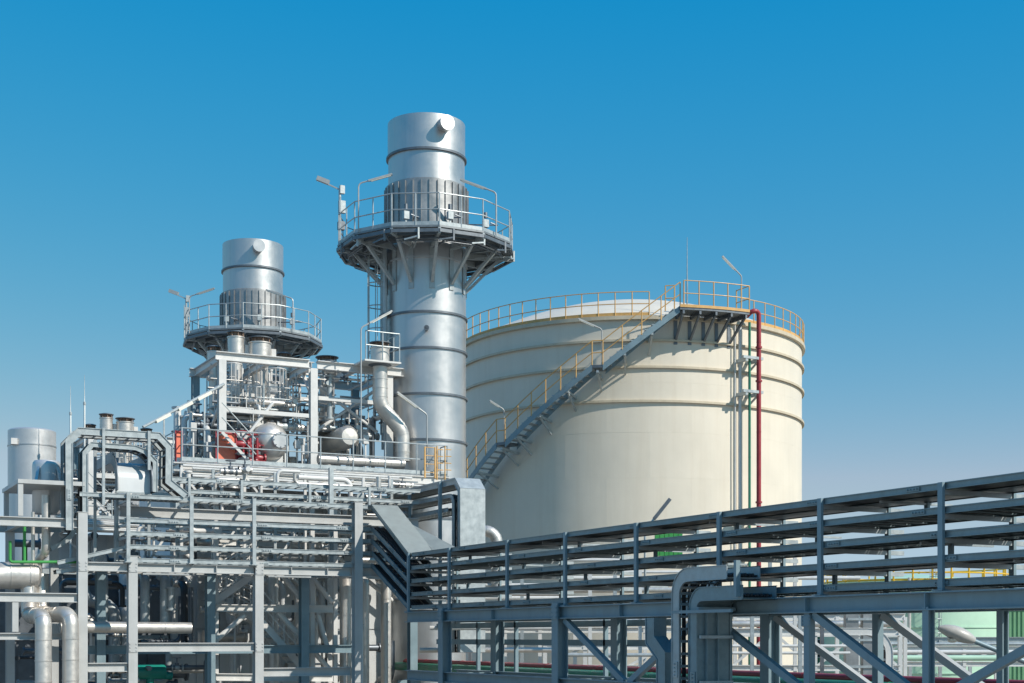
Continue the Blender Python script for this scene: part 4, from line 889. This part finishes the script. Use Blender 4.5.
for x, z in ((7.99, 7.085), (9.45, 7.085), (13.34, 7.085), (9.45, 4.69), (13.34, 4.69)): joint(rackA, (x, YA - .16, z), (0, -1, 0), 'paint', .26, .3)
for x in (10.7, 12.0, 14.4, 15.6): MB().box(x - .01, x + .01, YA - .098, YA - .012, 6.98, 7.19).build('stiffener', 'paint', rackA)
# more plant beyond the right rack
t = thing('grey_duct_tower', 'tall grey-brown duct post seen under the right rack left of the pale green tank', 'duct', P(860, 637, 48))
for px in (851, 868):
    p = P(px, 637, 48); MB().bar((p.x, p.y, 0), (p.x, p.y, 5.9), .42, .4, FW).bar((p.x, p.y, 5.9), (p.x, p.y, 5.98), .5, .48, FW).build('duct_leg', 'fins', t)
p, q = P(846, 637, 48), P(873, 637, 48)
for z in (4.0, 4.9, 5.6): MB().bar(Vector((p.x, p.y, z)), Vector((q.x, q.y, z)), .5, .08).build('band', 'galv', t)
wb(62, 900, 1060, 649, 664, 5, 'white'); wb(66, 880, 1060, 640, 656, 6, 'galv')
for d, px0, px1, py, r, m in ((47, 730, 850, 646, .05, 'white'), (47, 730, 850, 653, .05, 'white'), (60, 880, 1060, 658, .12, 'palegreen'), (58, 880, 1060, 652, .08, 'white'), (46, 560, 720, 655, .06, 'galv'), (46, 430, 560, 628, .07, 'white'), (48, 420, 560, 650, .09, 'jacket'), (63, 880, 1060, 644, .07, 'galv'), (50, 440, 700, 585, .06, 'white'), (47, 425, 560, 594, .07, 'jacket'), (47, 560, 840, 600, .05, 'galv'), (50, 600, 840, 572, .05, 'white'), (52, 520, 640, 560, .06, 'white')):
    MB().tube([P(px0, py, d), P(px1, py, d)], r, 10).build('pipe', m, pb)
for d, px, y0, m in ((47, 480, 560, 'white'), (49, 522, 575, 'galv'), (47, 590, 565, 'white'), (50, 615, 560, 'galv'), (48, 640, 570, 'white'), (47, 752, 600, 'galv'), (47, 780, 590, 'white'), (46, 800, 612, 'galv'), (50, 470, 600, 'jacket'), (50, 448, 570, 'jacket'), (47, 700, 555, 'white'), (50, 770, 548, 'galv'), (50, 822, 560, 'steel'), (52, 795, 555, 'white')):
    q = P(px, y0, d); MB().bar((q.x, q.y, 0), q, .12, .12, FW).build('upright', m, pb)
t = thing('switch_house', 'small white cabinet house seen low between rack columns left of centre', 'building', P(430, 660, 58))
b = P(425, 637, 58); b.z = 0
MB().hexa([Vector((0, 0, z)) + b + RT * u + FW * v for z in (0, 6.6) for u, v in ((-3.2, 0), (1.5, 0), (1.5, 3), (-3.2, 3))]).build('wall', 'casing', t)
MB().hexa([Vector((0, 0, z)) + b + RT * u + FW * v for z in (6.6, 6.75) for u, v in ((-3.35, -.15), (1.65, -.15), (1.65, 3.1), (-3.35, 3.1))]).build('roof', 'steel', t)
MB().hexa([Vector((0, 0, z)) + b + RT * u + FW * v for z in (3.2, 5.4) for u, v in ((-.2, -.04), (.7, -.04), (.7, -.005), (-.2, -.005))]).build('door', 'galv', t)
# extra thin steel between rack and deck
ex = thing('secondary_steel', 'light diagonal struts and hangers between the left rack and the boiler deck', 'support', (15, 45, 7))
for k in range(9):
    x = 10.6 + 1.05 * k; MB().bar((x, 45.9, 7.3), (x, 45.9, 10.5), .09, .09, (0, 1, 0)).build('hanger', 'white' if k % 2 else 'galv', ex)
    if k % 2 == 0: MB().bar((x, 46.0, 7.4), (x + 1.05, 46.0, 9.0), .07, .07).build('diagonal', 'white', ex)
    else: MB().bar((x, 46.0, 10.4), (x + 1.05, 46.0, 9.1), .07, .07).build('diagonal', 'white', ex)
for z in (7.9, 8.6, 9.6): MB().bar((10.4, 46.0, z), (20, 46.0, z), .08, .12).build('rail', 'galv', ex)
for k in range(8):
    x = 12.3 + .95 * k; MB().tube([(x, 46.6, 10.1), (x + .8, 46.6, 10.45)], .05, 8).build('diagonal', 'jacket', ex)
# pale green tank fittings
t = bpy.data.objects['pale_green_tank']
for z in (2.8, 5.6, 8.2): MB().lathe([(GR, z - .04), (GR + .08, z - .04), (GR + .08, z + .04), (GR, z + .04)], G, 64).build('stiffening_ring', 'palegreen', t)
gv = Vector((-G.x, -G.y, 0)).normalized(); ladder(t, G + gv * (GR + .15) + RT * 1.2 + UP * .5, 9.2, gv, m='galv'); 
MB().tube([G + gv * (GR - .1) - RT * 1.5 + UP * 5.2, G + gv * (GR + .35) - RT * 1.5 + UP * 5.2], .35, 16).build('manway', 'palegreen', t)
MB().tube([G + gv * (GR + .2) - RT * .4 + UP * .5, G + gv * (GR + .2) - RT * .4 + UP * 8.6], .1, 10).build('riser', 'jacket', t)
# conduits and stubs below the stack platforms
for stk in (stack,):
    for k in range(8):
        a0 = -80 + 22 * k
        for r0, r1, z0 in ((1.9, 3.2, -.42), (3.25, 3.3, -.5)):
            if stk is stack: MB().bar(sk(a0, r0, PZ1 + z0), sk(a0 + 9, r1, PZ1 + z0 + .1), .05, .05).bar(sk(a0 + 9, r1, PZ1 + z0), sk(a0 + 9, r1, PZ1 - .1), .06, .06, (0, 1, 0)).build('conduit_stub', 'galv' if k % 2 else 'steel', stack)
t = bpy.data.objects['cable_tray_support']
for x in (16.35, 16.62): MB().bar((x, 23.24, 0), (x, 23.24, 5.5), .05, .04, (1, 0, 0)).build('strip', 'galvshaded', t)
for z in (3.2, 4.1, 5.0): MB().bar((16.16, 23.2, z), (16.95, 23.2, z), .04, .06).build('clamp', 'galv', t)
